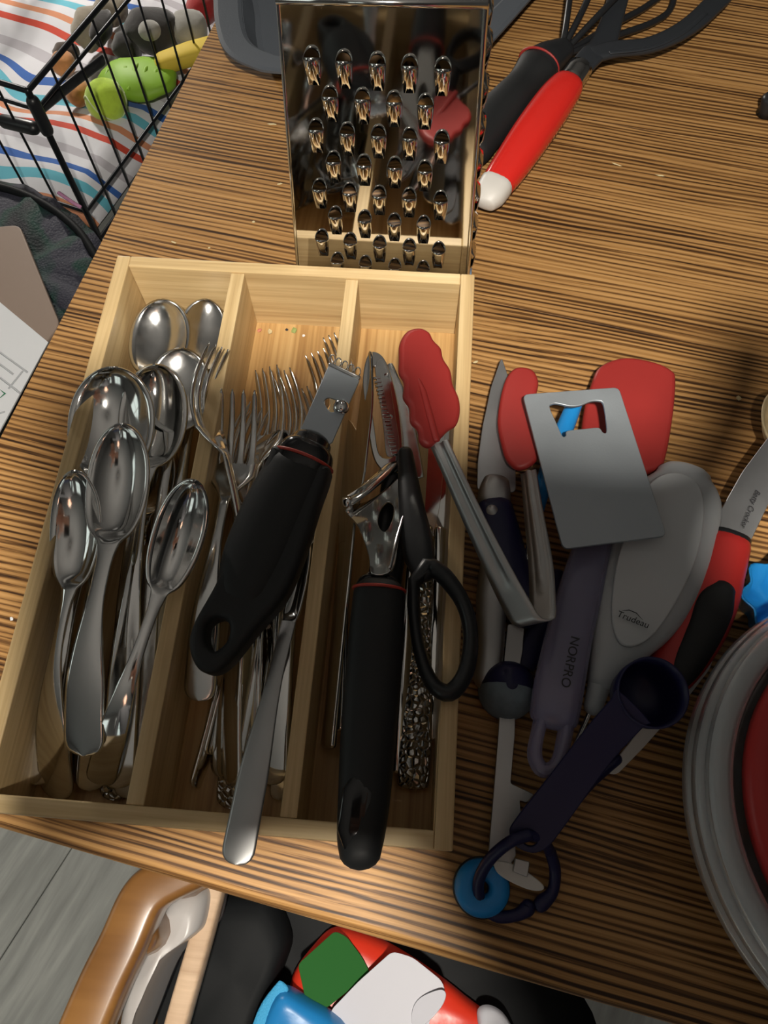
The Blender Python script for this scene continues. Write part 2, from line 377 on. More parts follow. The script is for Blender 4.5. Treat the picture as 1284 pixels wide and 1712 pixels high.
# ------------------------------------------------------------------ cutlery tray
TW, TL, TH = .25, .364, .062
tr = thing('cutlery_tray', 'open bamboo cutlery tray with three long compartments', 'tray', V((0, 0, .0004)))
box('base', (.009, .009, .002), (TW - .009, TL - .009, .007), BAMBOO_F, tr, .0003)
box('side_panel', (0, 0, 0), (.0095, TL, TH), BAMBOO_Y, tr, .0008); box('side_panel', (TW - .0095, 0, 0), (TW, TL, TH), BAMBOO_Y, tr, .0008)
box('end_panel', (.0096, 0, 0), (TW - .0096, .009, TH), BAMBOO, tr, .0008); box('end_panel', (.0096, TL - .009, 0), (TW - .0096, TL, TH), BAMBOO, tr, .0008)
for a, b in ((.0817, .0912), (.1616, .1704)): box('divider', (a, .0091, .007), (b, TL - .0091, TH - .0012), BAMBOO_Y, tr, .0006)

# ------------------------------------------------------------------ cutlery makers
def spoon(label, A, B, bwpx, bl, hw=.0095, neck=.0032, arch=.010, cup=.010, m=None, hm=None, roll=0, group=None, egg=.5, th=.0017, name='spoon'):
    A, B = P(*A), P(*B); M = frame(A, B, roll=roll); L = (B - A).length; w = bwpx / 2 * mpp(P(0, 0, B.z) if False else B); m = m or STEEL
    t = thing(name, label, 'spoon', M, group); N = 56; K = 13; g = []; b0 = L - bl; ib = 0
    for i in range(N + 1):
        k = i - 28; x = b0 + bl * (1 - math.cos(math.pi * k / 28)) / 2 * .9995 if k >= 0 else b0 * (i / 28) ** 1.5 if i > 6 else b0 * (6 / 28) ** 1.5 * (i / 6) ** 2
        s = (x - b0) / bl
        if s > 0: s = 1 - (1 - s) ** 1.0
        e = 0
        if s > 0:
            c = .5 + .08 * (egg - .5) * 10 * 0 ; e = max(0, 1 - abs((s - .52) / (.52 if s < .52 else .48)) ** 2.2) ** .5
        hx = pw(x / b0, [(0, hw), (.25, hw * .95), (.8, neck), (1.0, neck)])
        if x < hw: hx *= max(.10, max(0, 1 - (1 - x / hw) ** 2.5) ** .42)
        wd_ = max(hx if s < .5 else 0.0004, w * e) if s > 0 else hx
        if -.25 < s < .2: wd_ = max(wd_, lerp(neck, w * .55, smoothstep((s + .25) / .45) ** 2))
        z = arch * math.sin(math.pi * min(1, x / b0)) ** 1.0 + (0 if s <= 0 else 0) - (0.25 * arch * math.sin(math.pi * min(1, max(0, s))))
        d = cup * e ** 1.2 if s > 0 else -.0009
        if 0 < s < .12: d = lerp(-.0009, d, s / .12)
        if s <= 0: ib = i
        g.append([V((x, wd_ * (2 * j / (K - 1) - 1), z - d * (1 - (2 * j / (K - 1) - 1) ** 2))) for j in range(K)])
    strip_parts(g, th, [('handle', 0, ib), ('bowl', ib, N)], m, t, {'handle': hm or m}); return t
def fork(label, A, B, wpx, tl=.05, hw=.0095, neck=.003, arch=.010, dip=.010, m=None, hm=None, roll=0, group=None, nt=4, head=.07):
    A, B = P(*A), P(*B); M = frame(A, B, roll=roll); L = (B - A).length; w = wpx / 2 * mpp(B); m = m or STEEL
    t = thing('fork', label, 'fork', M, group); N = 40; K = 7; b0 = L - head; xr = L - tl
    def zc(x):
        s = max(0, (x - b0) / head); return arch * math.sin(math.pi * min(1, x / b0)) - dip * math.sin(math.pi * min(1, s * .92)) + (.004 * s * s)
    def wc(x):
        if x < b0:
            h = pw(x / b0, [(0, hw), (.25, hw * .95), (.85, neck), (1, neck * 1.15)]); return h * (max(.10, max(0, 1 - (1 - x / hw) ** 2.5) ** .42) if x < hw else 1)
        return pw((x - b0) / head, [(0, neck * 1.15), (.26, w), (1, w * .94)])
    def fx(i): return xr * .055 * (i / 10) ** 2 if i <= 10 else xr * (.055 + .945 * (i - 10) / (N - 10))
    g = []
    for i in range(N + 1):
        x = fx(i); g.append([V((x, wc(x) * (2 * j / (K - 1) - 1), zc(x) + (.0008 if x < b0 else -.0012) * (1 - (2 * j / (K - 1) - 1) ** 2))) for j in range(K)])
    ib = next(i for i in range(N + 1) if fx(i) >= b0)
    strip_parts(g, .0017, [('handle', 0, ib), ('head', ib, N)], m, t, {'handle': hm or m})
    for k in range(nt):
        yc = w * (-1 + (2 * k + 1) / nt); hwid = w / nt * .72; g = []
        for i in range(15):
            q = i / 14; x = xr - .001 + (tl + .001) * q; hh = hwid * (1 - .45 * q) * (1 if q < .93 else max(.2, 1 - (q - .93) / .09)) + (w / nt * .3 * max(0, 1 - q / .08))
            g.append([V((x, yc * (1 - .04 * q) + hh * jj, zc(x) - .0012 * (1 - (yc / w) ** 2) * (1 - q) - .0004 * jj * jj)) for jj in (-1, -.5, 0, .5, 1)])
        strip_parts(g, lambda i: .0018 * (1 - .5 * i / 14), [('tine', 0, 14)], m, t)
    return t
def knife(label, A, B, wpx, bl, hw=.009, hh=.004, m=None, hm=None, roll=0, group=None, th=.0012):
    A, B = P(*A), P(*B); M = frame(A, B, roll=roll); L = (B - A).length; w = wpx / 2 * mpp(B)
    t = thing('table_knife', label, 'knife', M, group); b0 = L - bl
    lp = [(b0 - .004, -.45 * w), (b0 + .02 * 1, -.9 * w), (L - .03, -w), (L - .008, -.75 * w), (L, .1 * w), (L - .003, .8 * w), (L - .012, w), (b0 + .02, .9 * w), (b0 - .004, .45 * w)]
    plate('blade', [corner(lp, .01)], th, m or STEEL, t, .0002, z0=-th / 2)
    xs = [hh + b0 * k / 14 for k in range(15)]
    sweep('handle', [V((x, 0, 0)) for x in xs], [hw * pw(k / 14, [(0, .92), (.15, 1), (.7, .62), (1, .5)]) for k in range(15)], [hh * pw(k / 14, [(0, .9), (.2, 1), (1, .7)]) for k in range(15)], hm or m or STEEL, t, n=16, power=2.4)
    return t

# ------------------------------------------------------------------ left compartment: spoons
SG = 'spoons in the left compartment'
spoon('large shiny spoon furthest back in the tray, bright lamp glint in its bowl', (205, 1290, .013), (268, 502, .050), 100, .058, cup=.011, group=SG, m=STEEL_D, roll=-.1)
spoon('spoon at the back of the tray half hidden against the left divider', (222, 1322, .012), (348, 502, .036), 78, .058, cup=.007, group=SG, m=STEEL_D, roll=.35)
spoon('dull grey spoon whose rounded tip shows between the dark spoon and the divider', (215, 1335, .016), (304, 584, .054), 104, .06, cup=.007, group=SG, m=STEEL_D, roll=.1)
spoon('dark looking spoon with a long bowl beside the left divider', (196, 1318, .022), (262, 611, .064), 106, .070, cup=.012, group=SG, roll=.12)
spoon('largest round bowled serving spoon resting on the left rim of the tray', (150, 1322, .016), (186, 616, .074), 143, .074, cup=.014, group=SG, hw=.010, roll=-.05)
spoon('top teaspoon in the middle of the spoon pile with a broad flat handle', (140, 1264, .052), (203, 711, .094), 102, .070, cup=.011, group=SG, hw=.0115, neck=.0045, roll=-.05)
spoon('leftmost teaspoon with its bowl lying on the left rim', (96, 1335, .012), (124, 790, .084), 96, .068, cup=.010, group=SG, hw=.0115, neck=.0034, roll=-.25)
spoon('teaspoon leaning right with its bowl on the left divider', (166, 1312, .026), (324, 806, .100), 80, .066, cup=.010, group=SG, hw=.0085, neck=.0032, roll=.3, arch=.020)
spoon('spoon lying deep in the left front corner, only its handle end showing', (58, 1312, .016), (190, 760, .030), 80, .055, cup=.008, group=SG, hw=.009)
spoon('spoon with a hammered handle between the front spoons and the divider', (190, 1338, .012), (250, 730, .036), 90, .055, cup=.008, group=SG, hm=HAMMER, hw=.0085, neck=.005)
fork('plain steel fork lying among the spoons along the left divider', (228, 1290, .010), (275, 760, .022), 60, group=SG, hw=.0095)

# ------------------------------------------------------------------ middle compartment: forks
FG = 'forks in the middle compartment'
fork('front fork with four tall tines beside the left divider', (333, 1172, .036), (398, 652, .062), 78, tl=.046, dip=.012, group=FG, m=STEEL_D, head=.072)
fork('fork leaning on its side with tine tips over the left divider', (408, 1260, .018), (368, 578, .078), 62, tl=.052, roll=1.0, dip=.018, arch=.012, group=FG)
fork('short tined fork in the middle of the fork pile', (372, 1300, .014), (446, 616, .036), 62, tl=.046, roll=-.5, group=FG)
fork('second fork of the pile, its bright tips just right of the middle', (385, 1310, .022), (470, 622, .044), 62, tl=.046, roll=-.75, group=FG, dip=.014)
fork('fork right of the pile whose neck runs under the black zester', (420, 1290, .014), (500, 652, .044), 60, tl=.046, roll=-.8, group=FG, dip=.014)
fork('fork leaning against the right divider with tips touching it', (445, 1180, .020), (552, 558, .054), 62, tl=.05, roll=-.8, dip=.018, group=FG)
fork('lower fork nested under the one leaning on the right divider', (440, 1210, .012), (524, 588, .046), 62, tl=.05, roll=-.7, dip=.018, group=FG)
fork('thin handled fork whose handle end lies furthest left on the tray base', (328, 1318, .010), (420, 690, .028), 56, group=FG, hw=.006, roll=1.1)
fork('narrow fork beside it with a handle turned on edge', (352, 1262, .012), (432, 680, .034), 56, group=FG, hw=.006, roll=.9)
spoon('utensil whose hammered handle reaches the front panel in the middle compartment', (384, 1352, .010), (470, 720, .03), 60, .05, hm=HAMMER, hw=.0088, neck=.0062, cup=.006, group=FG, name='hammered_utensil', roll=-.12)['category'] = 'cutlery'
spoon('long satin handle sticking out over the front panel of the tray', (394, 1446, .071), (512, 905, .060), 22, .05, m=STEEL, hm=SATIN, hw=.0085, neck=.0042, cup=.003, arch=.004, group=FG, name='long_spoon', roll=-.1)
spoon('wide dark handle with a bright rim beside the right divider', (452, 1312, .014), (510, 800, .03), 70, .05, hw=.0105, neck=.006, cup=.006, group=FG, m=CHROME, roll=-.2)
spoon('small spoon handle end peeking out lowest beside the right divider', (466, 1338, .010), (500, 860, .016), 50, .045, hw=.0055, neck=.004, cup=.004, group=FG)

# ------------------------------------------------------------------ black zester on top of the forks
p0, w0 = pxs([(352, 1096, .074, 62), (385, 1030, .077, 98), (430, 930, .080, 118), (470, 840, .083, 116), (497, 790, .085, 112), (509, 766, .086, 110)])
loc = p0[0]; z = thing('zester', 'black rubber handled zester with a flat steel blade lying across the forks', 'zester', loc)
# handle with a hanging hole: ring at the end, then a solid grip
ax = (p0[-1] - p0[0]).normalized(); HM = frame(P(352, 1100, .074), P(509, 766, .086)); HI = HM.inverted()
def hl(M, pts): return [PL(M, *q) for q in pts]
out = rloop(hl(HM, [(322, 1085), (330, 1045), (368, 975), (415, 870), (450, 775), (462, 752), (500, 758), (548, 784), (552, 800), (535, 850), (510, 930), (480, 1000), (430, 1060), (390, 1110), (362, 1128), (336, 1120)]), 5)
hole = rloop(hl(HM, [(350, 1075), (352, 1048), (372, 1036), (388, 1048), (384, 1075), (362, 1092)]), 5)
zm = thing('tmp', None, None, HM); bpy.data.objects.remove(zm)
z.matrix_world = HM
h = plate('handle', [out, hole], .018, RUBBER, z, .0042, z0=-.009)
p1, w1 = pxs([(412, 988, .0775, 100), (432, 930, .080, 119), (466, 850, .083, 118), (498, 786, .0855, 106)]); sweep('grip', [HI @ q for q in p1], w1, [.0115] * len(w1), RUBBER, z, n=22, power=2.4)
cu_bev = None
p1, w1 = pxs([(502, 782, .0856, 98), (508, 768, .086, 100), (515, 752, .0866, 90), (519, 744, .0868, 72)], 4); sweep('ferrule', [HI @ q for q in p1], w1, [.0118 * min(1, x / .017) for x in w1], GLOSSB, z, n=24, power=2.3)
c0 = HI @ P(507, 770, .086); hw_ = 52 * mpp(P(507, 770, .086))
sweep('ring', [V((c0.x, c0.y + hw_ * math.cos(k * math.pi / 16), c0.z + .0122 * math.sin(k * math.pi / 16))) for k in range(32)], .0011, .0010, REDRING, z, n=8, closed=True, up=V((1, 0, 0)))
plate('blade', [hl(HM, [(501, 728), (503, 722), (552, 610), (600, 632), (601, 640), (556, 742), (546, 748)]), rloop(hl(HM, [(543, 676), (545, 670), (553, 668), (570, 675), (569, 680), (562, 690), (552, 691)]), 4)], .0014, CARDM, z, .0002, z0=.001)
cc = PL(HM, 571, 684); lathe('channel_cutter', [(.0048, 0), (.0046, .002), (.003, .0036), (0, .0042)], STEEL, z, 20, M=Matrix.Translation((cc[0], cc[1], .0022)))
for k in range(5):
    a = PL(HM, 556 + k * 10.6, 605 + k * 5.2)
    sweep('cutting_ring', [V((a[0] + .0022 * math.cos(t * math.pi / 6), a[1] + .0018 * math.sin(t * math.pi / 6), .0028 + .0018 * math.cos(t * math.pi / 6))) for t in range(12)], .0004, .0006, STEEL, z, n=6, closed=True)
ed = [PL(HM, 552 + k * 12.2, 612 + k * 5.8) for k in range(5)]
sweep('bent_edge', [V((x, yy, .0022)) for x, yy in ed], .0016, .0009, STEEL, z, n=8)

# ------------------------------------------------------------------ right compartment
KG = 'utensils in the right compartment'
A, B = P(549, 1244, .022), P(621, 573, .066); KM = frame(A, B, up=V((-.85, .1, .5)))
t = thing('serving_knife', 'long steel serving knife standing on edge along the right divider', 'knife', KM, KG); L = (B - A).length
plate('blade', [corner([(L * .52, -.004), (L * .62, -.011), (L * .82, -.0125), (L, .0), (L * .9, .006), (L * .7, .0085), (L * .52, .004)], .012)], .0015, CHROME, t, .0002, z0=-.0007)
sweep('handle', [V((L * .55 * k / 12, 0, 0)) for k in range(13)], [lerp(.0078, .0045, k / 12) for k in range(13)], [lerp(.003, .0015, k / 12) for k in range(13)], STEEL, t, power=2.6)
A, B = P(560, 1215, .012), P(588, 690, .03); KM = frame(A, B, up=V((-.5, .1, .8)))
t = thing('narrow_knife', 'dark narrow table knife beside the serving knife', 'knife', KM, KG); L = (B - A).length
plate('blade', [corner([(L * .5, -.004), (L * .6, -.008), (L * .9, -.009), (L, .004), (L * .9, .008), (L * .5, .004)], .01)], .0014, STEEL, t, .0002, z0=-.0007)
sweep('handle', [V((L * .55 * k / 12, 0, 0)) for k in range(13)], [lerp(.0078, .0045, k / 12) for k in range(13)], [lerp(.0035, .0018, k / 12) for k in range(13)], STEEL, t, power=2.6)
knife('table knife with a hammered handle near the right wall of the tray', (690, 1322, .014), (722, 660, .03), 50, .10, hw=.0098, hh=.0035, hm=HAMMER, group=KG)
knife('shiny table knife lying on the tray wall side under the tongs', (722, 1240, .012), (745, 640, .03), 44, .11, hw=.008, hh=.003, group=KG, m=CHROME)
knife('bright bladed table knife between the scissors and the tongs tip', (668, 1296, .012), (702, 628, .044), 44, .12, hw=.0055, hh=.003, group=KG, m=STEEL, roll=.4)
# julienne peeler
JM = frame(P(652, 800, .050), P(626, 592, .062), roll=.15)
t = thing('julienne_peeler', 'steel julienne peeler head with a row of small teeth', 'peeler', JM, KG)
jo = hl(JM, [(640, 788), (622, 760), (612, 690), (606, 640), (612, 602), (624, 590), (642, 602), (656, 640), (668, 700), (672, 760), (664, 790)])
ji = hl(JM, [(634, 762), (626, 720), (618, 650), (622, 618), (631, 622), (640, 660), (654, 730), (655, 765)])
plate('frame', [rloop(jo, 5), rloop(ji, 4)], .0022, STEEL, t, .0006)
plate('blade', [rloop(hl(JM, [(646, 765), (640, 720), (630, 650), (626, 618), (634, 604), (646, 620), (656, 680), (666, 750)]), 4), ell(*PL(JM, 645, 632), .0016, .0016, 12), ell(*PL(JM, 651, 700), .0014, .0014, 12)], .0012, STEEL_D, t, .0002, z0=.0022)
tm = None
for k in range(20):
    a = PL(JM, 629 + k * 1.55, 636 + k * 6.6); 
    if tm is None:
        tm = box('tooth', (-.0007, -.0022, 0), (.0007, .0022, .0022), CHROME, t, .0003); 
        o = tm
    else: o = tm.copy(); C.objects.link(o)
    o.location = (a[0], a[1], .002)
sweep('handle', [JM.inverted() @ P(*q) for q in ((655, 796, .050), (640, 930, .036), (612, 1180, .018), (590, 1300, .012))], [.006, .0075, .008, .007], [.003, .004, .004, .004], BLACKP, t, power=2.5)
# Y peeler
A, B = P(604, 1425, .070), P(640, 985, .078); YM = frame(A, B); t = thing('swivel_peeler', 'black handled peeler hanging over the front panel of the tray', 'peeler', YM, KG)
p, w = pxs([(602, 1424, .070, 72), (603, 1398, .070, 80), (609, 1330, .071, 88), (618, 1200, .073, 94), (629, 1060, .076, 92), (634, 990, .078, 86)], 6); YI = YM.inverted()
hd = sweep('handle', [YI @ q for q in p], [x for x in w], [.0105 + .0 * x for x in w], RUBBER, t, n=24, power=2.3, capr=.8)
a = YI @ P(594, 1352, .0800); sweep('dark_hole_oval', [V((a.x - .020, a.y - .001, a.z - .0012)), V((a.x - .01, a.y, a.z - .0002)), V((a.x + .008, a.y - .001, a.z)), V((a.x + .018, a.y - .003, a.z - .001))], [.004, .008, .008, .004], [.0014] * 4, GLOSSB, t, n=18)  # dark oval laid on the handle for the shade of its hanging hole
p2, w2 = pxs([(634, 987, .0782, 84), (636, 974, .0786, 74), (638, 966, .079, 54)], 5)
sweep('ferrule', [YI @ q for q in p2], w2, [x * .33 for x in w2], GLOSSB, t, n=24)
rg = [YI @ P(634, 986, .0782)]; c0 = rg[0]; hw_ = 43 * mpp(P(634, 986, .078))
sweep('ring', [V((c0.x, c0.y + hw_ * math.cos(k * math.pi / 16), c0.z + .0107 * math.sin(k * math.pi / 16))) for k in range(32)], .0011, .0009, REDRING, t, n=8, closed=True, up=V((1, 0, 0)))
HP = frame(P(638, 965, .084), P(634, 820, .054), roll=0); HPi = YI @ HP
hd = plate('head', [rloop(hl(HP, [(622, 962), (616, 930), (600, 885), (578, 858), (582, 846), (612, 842), (650, 815), (676, 775), (690, 772), (688, 830), (668, 900), (656, 955)]), 4), rloop(hl(HP, [(632, 880), (636, 856), (648, 842), (658, 850), (656, 872), (644, 892)]), 5)], .0016, CHROME, t, .0003); hd.matrix_local = HPi
hd = sweep('head_rim', [V((*PL(HP, u, v), .0022)) for u, v in ((652, 955), (664, 905), (680, 850), (689, 800), (686, 776))], .0009, .0022, STEEL, t, n=8); hd.matrix_local = HPi
bl = sweep('blade', [V((*PL(HP, u, v), .006)) for u, v in ((584, 850), (610, 832), (640, 806), (676, 770))], [.0042] * 4, [.0015] * 4, CHROME, t, n=12, power=3); bl.matrix_local = HPi
for (u, v) in ((582, 851), (679, 767)):
    a = PL(HP, u, v); pv = lathe('pivot', [(0, .0085), (.003, .008), (.0034, .004), (.003, 0), (0, 0)], STEEL, t, 16, M=Matrix.Translation((a[0], a[1], 0))); pv.matrix_local = HPi
# scissors
A, B = P(742, 1160, .068), P(672, 640, .050); SM = frame(A, B, roll=-.1); SI = SM.inverted()
t = thing('kitchen_scissors', 'black handled kitchen scissors with an oval finger loop over the tray wall', 'scissors', SM, KG)
p, w = pxs([(716, 945, .074, 30), (744, 965, .074, 30), (775, 1010, .073, 26), (787, 1065, .072, 26), (778, 1125, .071, 28), (752, 1158, .070, 30), (722, 1142, .070, 26), (702, 1090, .071, 22), (693, 1030, .072, 20), (692, 975, .073, 22)], 4)
sweep('finger_loop', [SI @ q for q in p], w, [.006] * len(w), BLACKP, t, n=14, closed=True, up=V((0, 0, 1)))
p, w = pxs([(708, 958, .073, 40), (698, 915, .070, 56), (688, 850, .064, 44), (682, 800, .058, 34), (678, 760, .055, 26)], 5)
sweep('handle', [SI @ q for q in p], w, [.0055] * len(w), BLACKP, t, n=16, power=2.5)
p, w = pxs([(690, 800, .050, 40), (672, 690, .048, 34), (652, 610, .050, 12)], 5)
sweep('blade', [SI @ q for q in p], w, [.0012] * len(w), STEEL_D, t, n=12)
p, w = pxs([(662, 900, .040, 40), (648, 1000, .032, 40), (636, 1150, .024, 34), (628, 1290, .02, 60), (600, 1330, .02, 40)], 5)
sweep('second_handle', [SI @ q for q in p], w, [.005] * len(w), BLACKP, t, n=14)

# ------------------------------------------------------------------ tongs with red silicone tips
a1 = [P(733, 740, .088), P(790, 865, .082), P(838, 965, .076), P(868, 1022, .073)]; a2 = [P(908, 1026, .070), P(905, 950, .060), P(893, 860, .045), P(884, 790, .036)]
loc = V((a1[-1].x, a1[-1].y, .02)); t = thing('tongs', 'steel kitchen tongs with red silicone tips lying over the tray wall', 'tongs', loc)
mid = spline([tuple(x) for x in (a1[2], a1[3], P(882, 1040, .072), P(900, 1042, .071), a2[0], a2[1])], 6)[6:-6]
path = spline([tuple(x) for x in a1], 5)[:-1] + [q for q in mid] + spline([tuple(x) for x in a2], 5)[1:]
WV = V((-.80, -.10, -.59)).normalized(); g = []; wd0 = []
for i, q in enumerate(path):
    f_ = i / (len(path) - 1); hw2 = pw(f_, [(0, .006), (.3, .0085), (.5, .0085), (.75, .0078), (1, .0055)])
    g.append([V(q) - loc + WV * hw2 * s for s in (-1, -.55, -.4, -.25, .25, .4, .55, 1)])
n1 = len(spline([tuple(x) for x in a1], 5)) - 1
for i in range(len(g)):       # pressed groove along both arms
    a = g[max(0, i - 1)][0]; b = g[min(len(g) - 1, i + 1)][0]; nn = (b - a).cross(WV).normalized()
    if i < n1 - 4 or i > len(g) - n1 + 2:
        for j in (3, 4): g[i][j] += nn * .0016
vs = []; fs = []; K = 8
for i, row in enumerate(g):
    a = g[max(0, i - 1)][0]; b = g[min(len(g) - 1, i + 1)][0]; nn = (b - a).cross(WV).normalized()
    vs += row + [q + nn * .0011 for q in row]
for i in range(len(g) - 1):
    for s in range(2):
        for j in range(K - 1):
            a = i * 16 + s * 8 + j; q = (a, a + 1, a + 17, a + 16); fs.append(q if s else q[::-1])
    for j in (0, 7): a = i * 16 + j; fs.append((a, a + 8, a + 24, a + 16))
arms = mk('arm_band', vs, fs, SATIN, t, True)
bm = bmesh.new(); bm.from_mesh(arms.data); bmesh.ops.recalc_face_normals(bm, faces=bm.faces); bm.to_mesh(arms.data); bm.free()
def scallop(M, left, right, n=7): return None
def tip(pxo, A, B, up, th=.006):
    M = frame(A, B, up=up); lp = rloop(hl(M, pxo), 5); xs = [q[0] for q in lp]; ys = [q[1] for q in lp]
    o = plate('silicone_tip', [lp], th, REDSIL, t, .0026, z0=-th / 2); o.matrix_local = Matrix.Translation(-loc) @ M
    return M
M1 = tip([(667, 600), (668, 575), (680, 556), (700, 551), (716, 558), (724, 572), (736, 585), (740, 602), (752, 622), (756, 645), (766, 668), (768, 692), (762, 712), (748, 722), (735, 735), (718, 749), (702, 740), (698, 720), (686, 706), (684, 682), (674, 665), (675, 640), (667, 624)], P(722, 735, .088), P(694, 560, .094), V((.25, .1, 1)))
cr = sweep('tip_ridge', [M1.inverted() @ P(730, 735, .0912), M1.inverted() @ P(708, 655, .094), M1.inverted() @ P(698, 630, .0945)], [.0022, .002, .001], [.0016, .0014, .0006], REDSIL, t, n=10); cr.matrix_local = Matrix.Translation(-loc) @ M1
M2 = tip([(833, 690), (838, 660), (846, 635), (858, 620), (874, 616), (892, 622), (900, 640), (897, 662), (902, 690), (905, 730), (900, 765), (882, 782), (862, 785), (846, 770), (838, 745), (832, 715)], P(880, 782, .038), P(872, 625, .034), V((-.2, -.1, 1)))

# ------------------------------------------------------------------ loose utensils right of the tray
def text(s, M, size, m, parent, shear=0, name='lettering'):
    cu = bpy.data.curves.new(name, 'FONT'); cu.body = s; cu.size = size; cu.shear = shear; cu.extrude = .00008; cu.align_x = 'CENTER'; cu.align_y = 'CENTER'
    q = bpy.data.objects.new('tmp', cu); C.objects.link(q); bpy.context.view_layer.update()
    me = bpy.data.meshes.new_from_object(q.evaluated_get(bpy.context.evaluated_depsgraph_get())); bpy.data.objects.remove(q); bpy.data.curves.remove(cu)
    me.materials.clear(); me.materials.append(m); o = bpy.data.objects.new(name, me); C.objects.link(o); o.parent = parent; o.matrix_local = M; return o
# paring knife with navy handle
KM = frame(P(872, 1040, .012), P(826, 826, .016)); t = thing('paring_knife', 'pointed paring knife with riveted navy handle beside the tray', 'knife', KM); KI = KM.inverted()
plate('blade', [corner(hl(KM, [(797, 822), (798, 775), (806, 715), (820, 650), (838, 598), (852, 640), (860, 720), (862, 825)]), .004)], .0016, BRUSH, t, .0003)
p, w = pxs([(826, 836, .016, 56), (827, 822, .0165, 54), (829, 808, .0165, 46)], 3); sweep('bolster', [KI @ q for q in p], w, [.006] * len(w), SATIN, t, n=16, power=3)
p, w = pxs([(826, 850, .017, 62), (838, 900, .017, 68), (858, 970, .016, 64), (880, 1030, .014, 52)], 5); sweep('handle', [KI @ q for q in p], w, [.0075] * len(w), NAVY, t, n=20, power=2.6)
a = KI @ P(823, 853, .024); lathe('rivet', [(0, .0009), (.0034, .0006), (.004, 0)], SATIN, t, 20, M=Matrix.Translation(a))
# grey steel handle under the tongs
A, B = P(820, 1136, .010), P(836, 905, .012); t = thing('steel_handle_utensil', 'tapered grey steel handle lying beside the tray under the tongs', 'utensil', frame(A, B)); I = t.matrix_world.inverted()
p, w = pxs([(814, 1132, .012, 46), (820, 1080, .012, 46), (822, 1000, .012, 52), (832, 920, .012, 50)], 5); sweep('handle', [I @ q for q in p], w, [.008] * len(w), SATIN, t, n=18, power=2.6)
p, w = pxs([(834, 905, .012, 22), (842, 800, .010, 20), (846, 700, .008, 20)], 4); sweep('shank', [I @ q for q in p], w, [.003] * len(w), SATIN, t, n=12)
# silicone spatula: red head, clear handle
HM2 = frame(P(1040, 790, .014), P(1062, 615, .014)); t = thing('silicone_spatula', 'red silicone spatula with clear plastic handle under the bottle opener', 'spatula', HM2); I = HM2.inverted()
plate('head', [rloop(hl(HM2, [(985, 650), (1000, 622), (1040, 608), (1090, 616), (1118, 630), (1124, 645), (1120, 700), (1108, 770), (1095, 792), (1050, 800), (985, 790), (968, 760), (972, 700)]), 4)], .009, REDSIL, t, .003)
p, w = pxs([(1030, 790, .022, 34), (1005, 860, .026, 50), (978, 960, .030, 70), (952, 1060, .032, 78), (934, 1150, .032, 84), (926, 1200, .031, 82)], 5)
sweep('handle', [I @ q for q in p], w, [.007] * len(w), CLEAR, t, n=20, power=2.8)
p, w = pxs([(1012, 850, .0265, 28), (978, 960, .030, 44), (952, 1060, .032, 50), (940, 1130, .032, 46)], 5)
sweep('navy_core', [I @ q for q in p], w, [.003] * len(w), NAVY, t, n=14, power=2.5)
p, w = pxs([(908, 1190, .031, 26), (898, 1230, .030, 24), (894, 1265, .029, 26), (908, 1288, .029, 26), (930, 1278, .029, 24), (942, 1240, .030, 26), (946, 1200, .031, 28), (928, 1182, .031, 30)], 4)
sweep('hanging_loop', [I @ q for q in p], w, [.006] * len(w), CLEAR, t, n=14, closed=True)
tm = frame(P(960, 1072, .0394), P(946, 1140, .0394)); text('NORPRO', I @ tm @ Matrix.Translation((.0125, 0, 0)), .0075, INK, t)
# blue handled thing seen through the opener
p, w = pxs([(962, 672, .030, 26), (944, 716, .030, 30), (918, 780, .028, 28), (900, 840, .026, 26), (892, 880, .025, 22)], 5)
loc = V((p[-1].x, p[-1].y, .004)); t = thing('blue_handle_utensil', 'slim bright blue handle under the grey bottle opener', 'utensil', loc); sweep('handle', p, w, [.005] * len(w), BLUE, t, n=14, off=loc)
p, w = pxs([(892, 880, .025, 16), (880, 960, .015, 14), (876, 1030, .010, 14)], 4); sweep('shank', p, w, [.002] * len(w), STEEL, t, n=10, off=loc)
# pizza wheel / peeler with grey body
TMx = frame(P(1005, 1125, .030), P(1128, 800, .034)); t = thing('grey_handled_slicer', 'large pearl grey teardrop handle with printed name beside the red knife', 'slicer', TMx); I = TMx.inverted()
p, w = pxs([(1142, 800, .026, 92), (1136, 830, .026, 138), (1118, 880, .026, 160), (1094, 950, .026, 164), (1062, 1020, .026, 146), (1036, 1070, .026, 106), (1016, 1110, .026, 66), (1006, 1135, .026, 48)], 6)
sweep('handle', [I @ q for q in p], w, [.013 * min(1, .45 + x / .05) for x in w], GREYP, t, n=28, power=2.5, capr=1.0)
plate('inlay', [rloop(hl(TMx, [(1132, 800), (1160, 818), (1170, 860), (1160, 930), (1130, 1000), (1090, 1062), (1055, 1085), (1030, 1078), (1018, 1040), (1022, 970), (1040, 900), (1070, 830), (1100, 803)]), 4)], .003, mat('light_grey_plastic', (.52, .54, .56), .45), t, .001, z0=.0055)
p, w = pxs([(1004, 1138, .026, 40), (992, 1180, .026, 32)], 3); sweep('ferrule', [I @ q for q in p], w, [.006] * len(w), GREYP, t, n=18)
p, w = pxs([(990, 1182, .025, 9), (966, 1235, .020, 8), (948, 1275, .015, 7)], 3); sweep('shaft', [I @ q for q in p], w, [.0016] * len(w), STEEL, t, n=10)
lm = frame(P(1036, 1029, .0405), P(1077, 1045, .0405)); text('Trudeau', I @ Matrix.Translation((0, 0, .0)) @ lm @ Matrix.Translation((.0075, 0, .0016)), .0056, INK, t, .15)
sw = [I @ P(u, v, .0422) for u, v in ((1040, 1021), (1052, 1020), (1064, 1025), (1074, 1036))]; sweep('swoosh', sw, [.0001, .0003, .0003, .0001], .0001, INK, t, n=6)
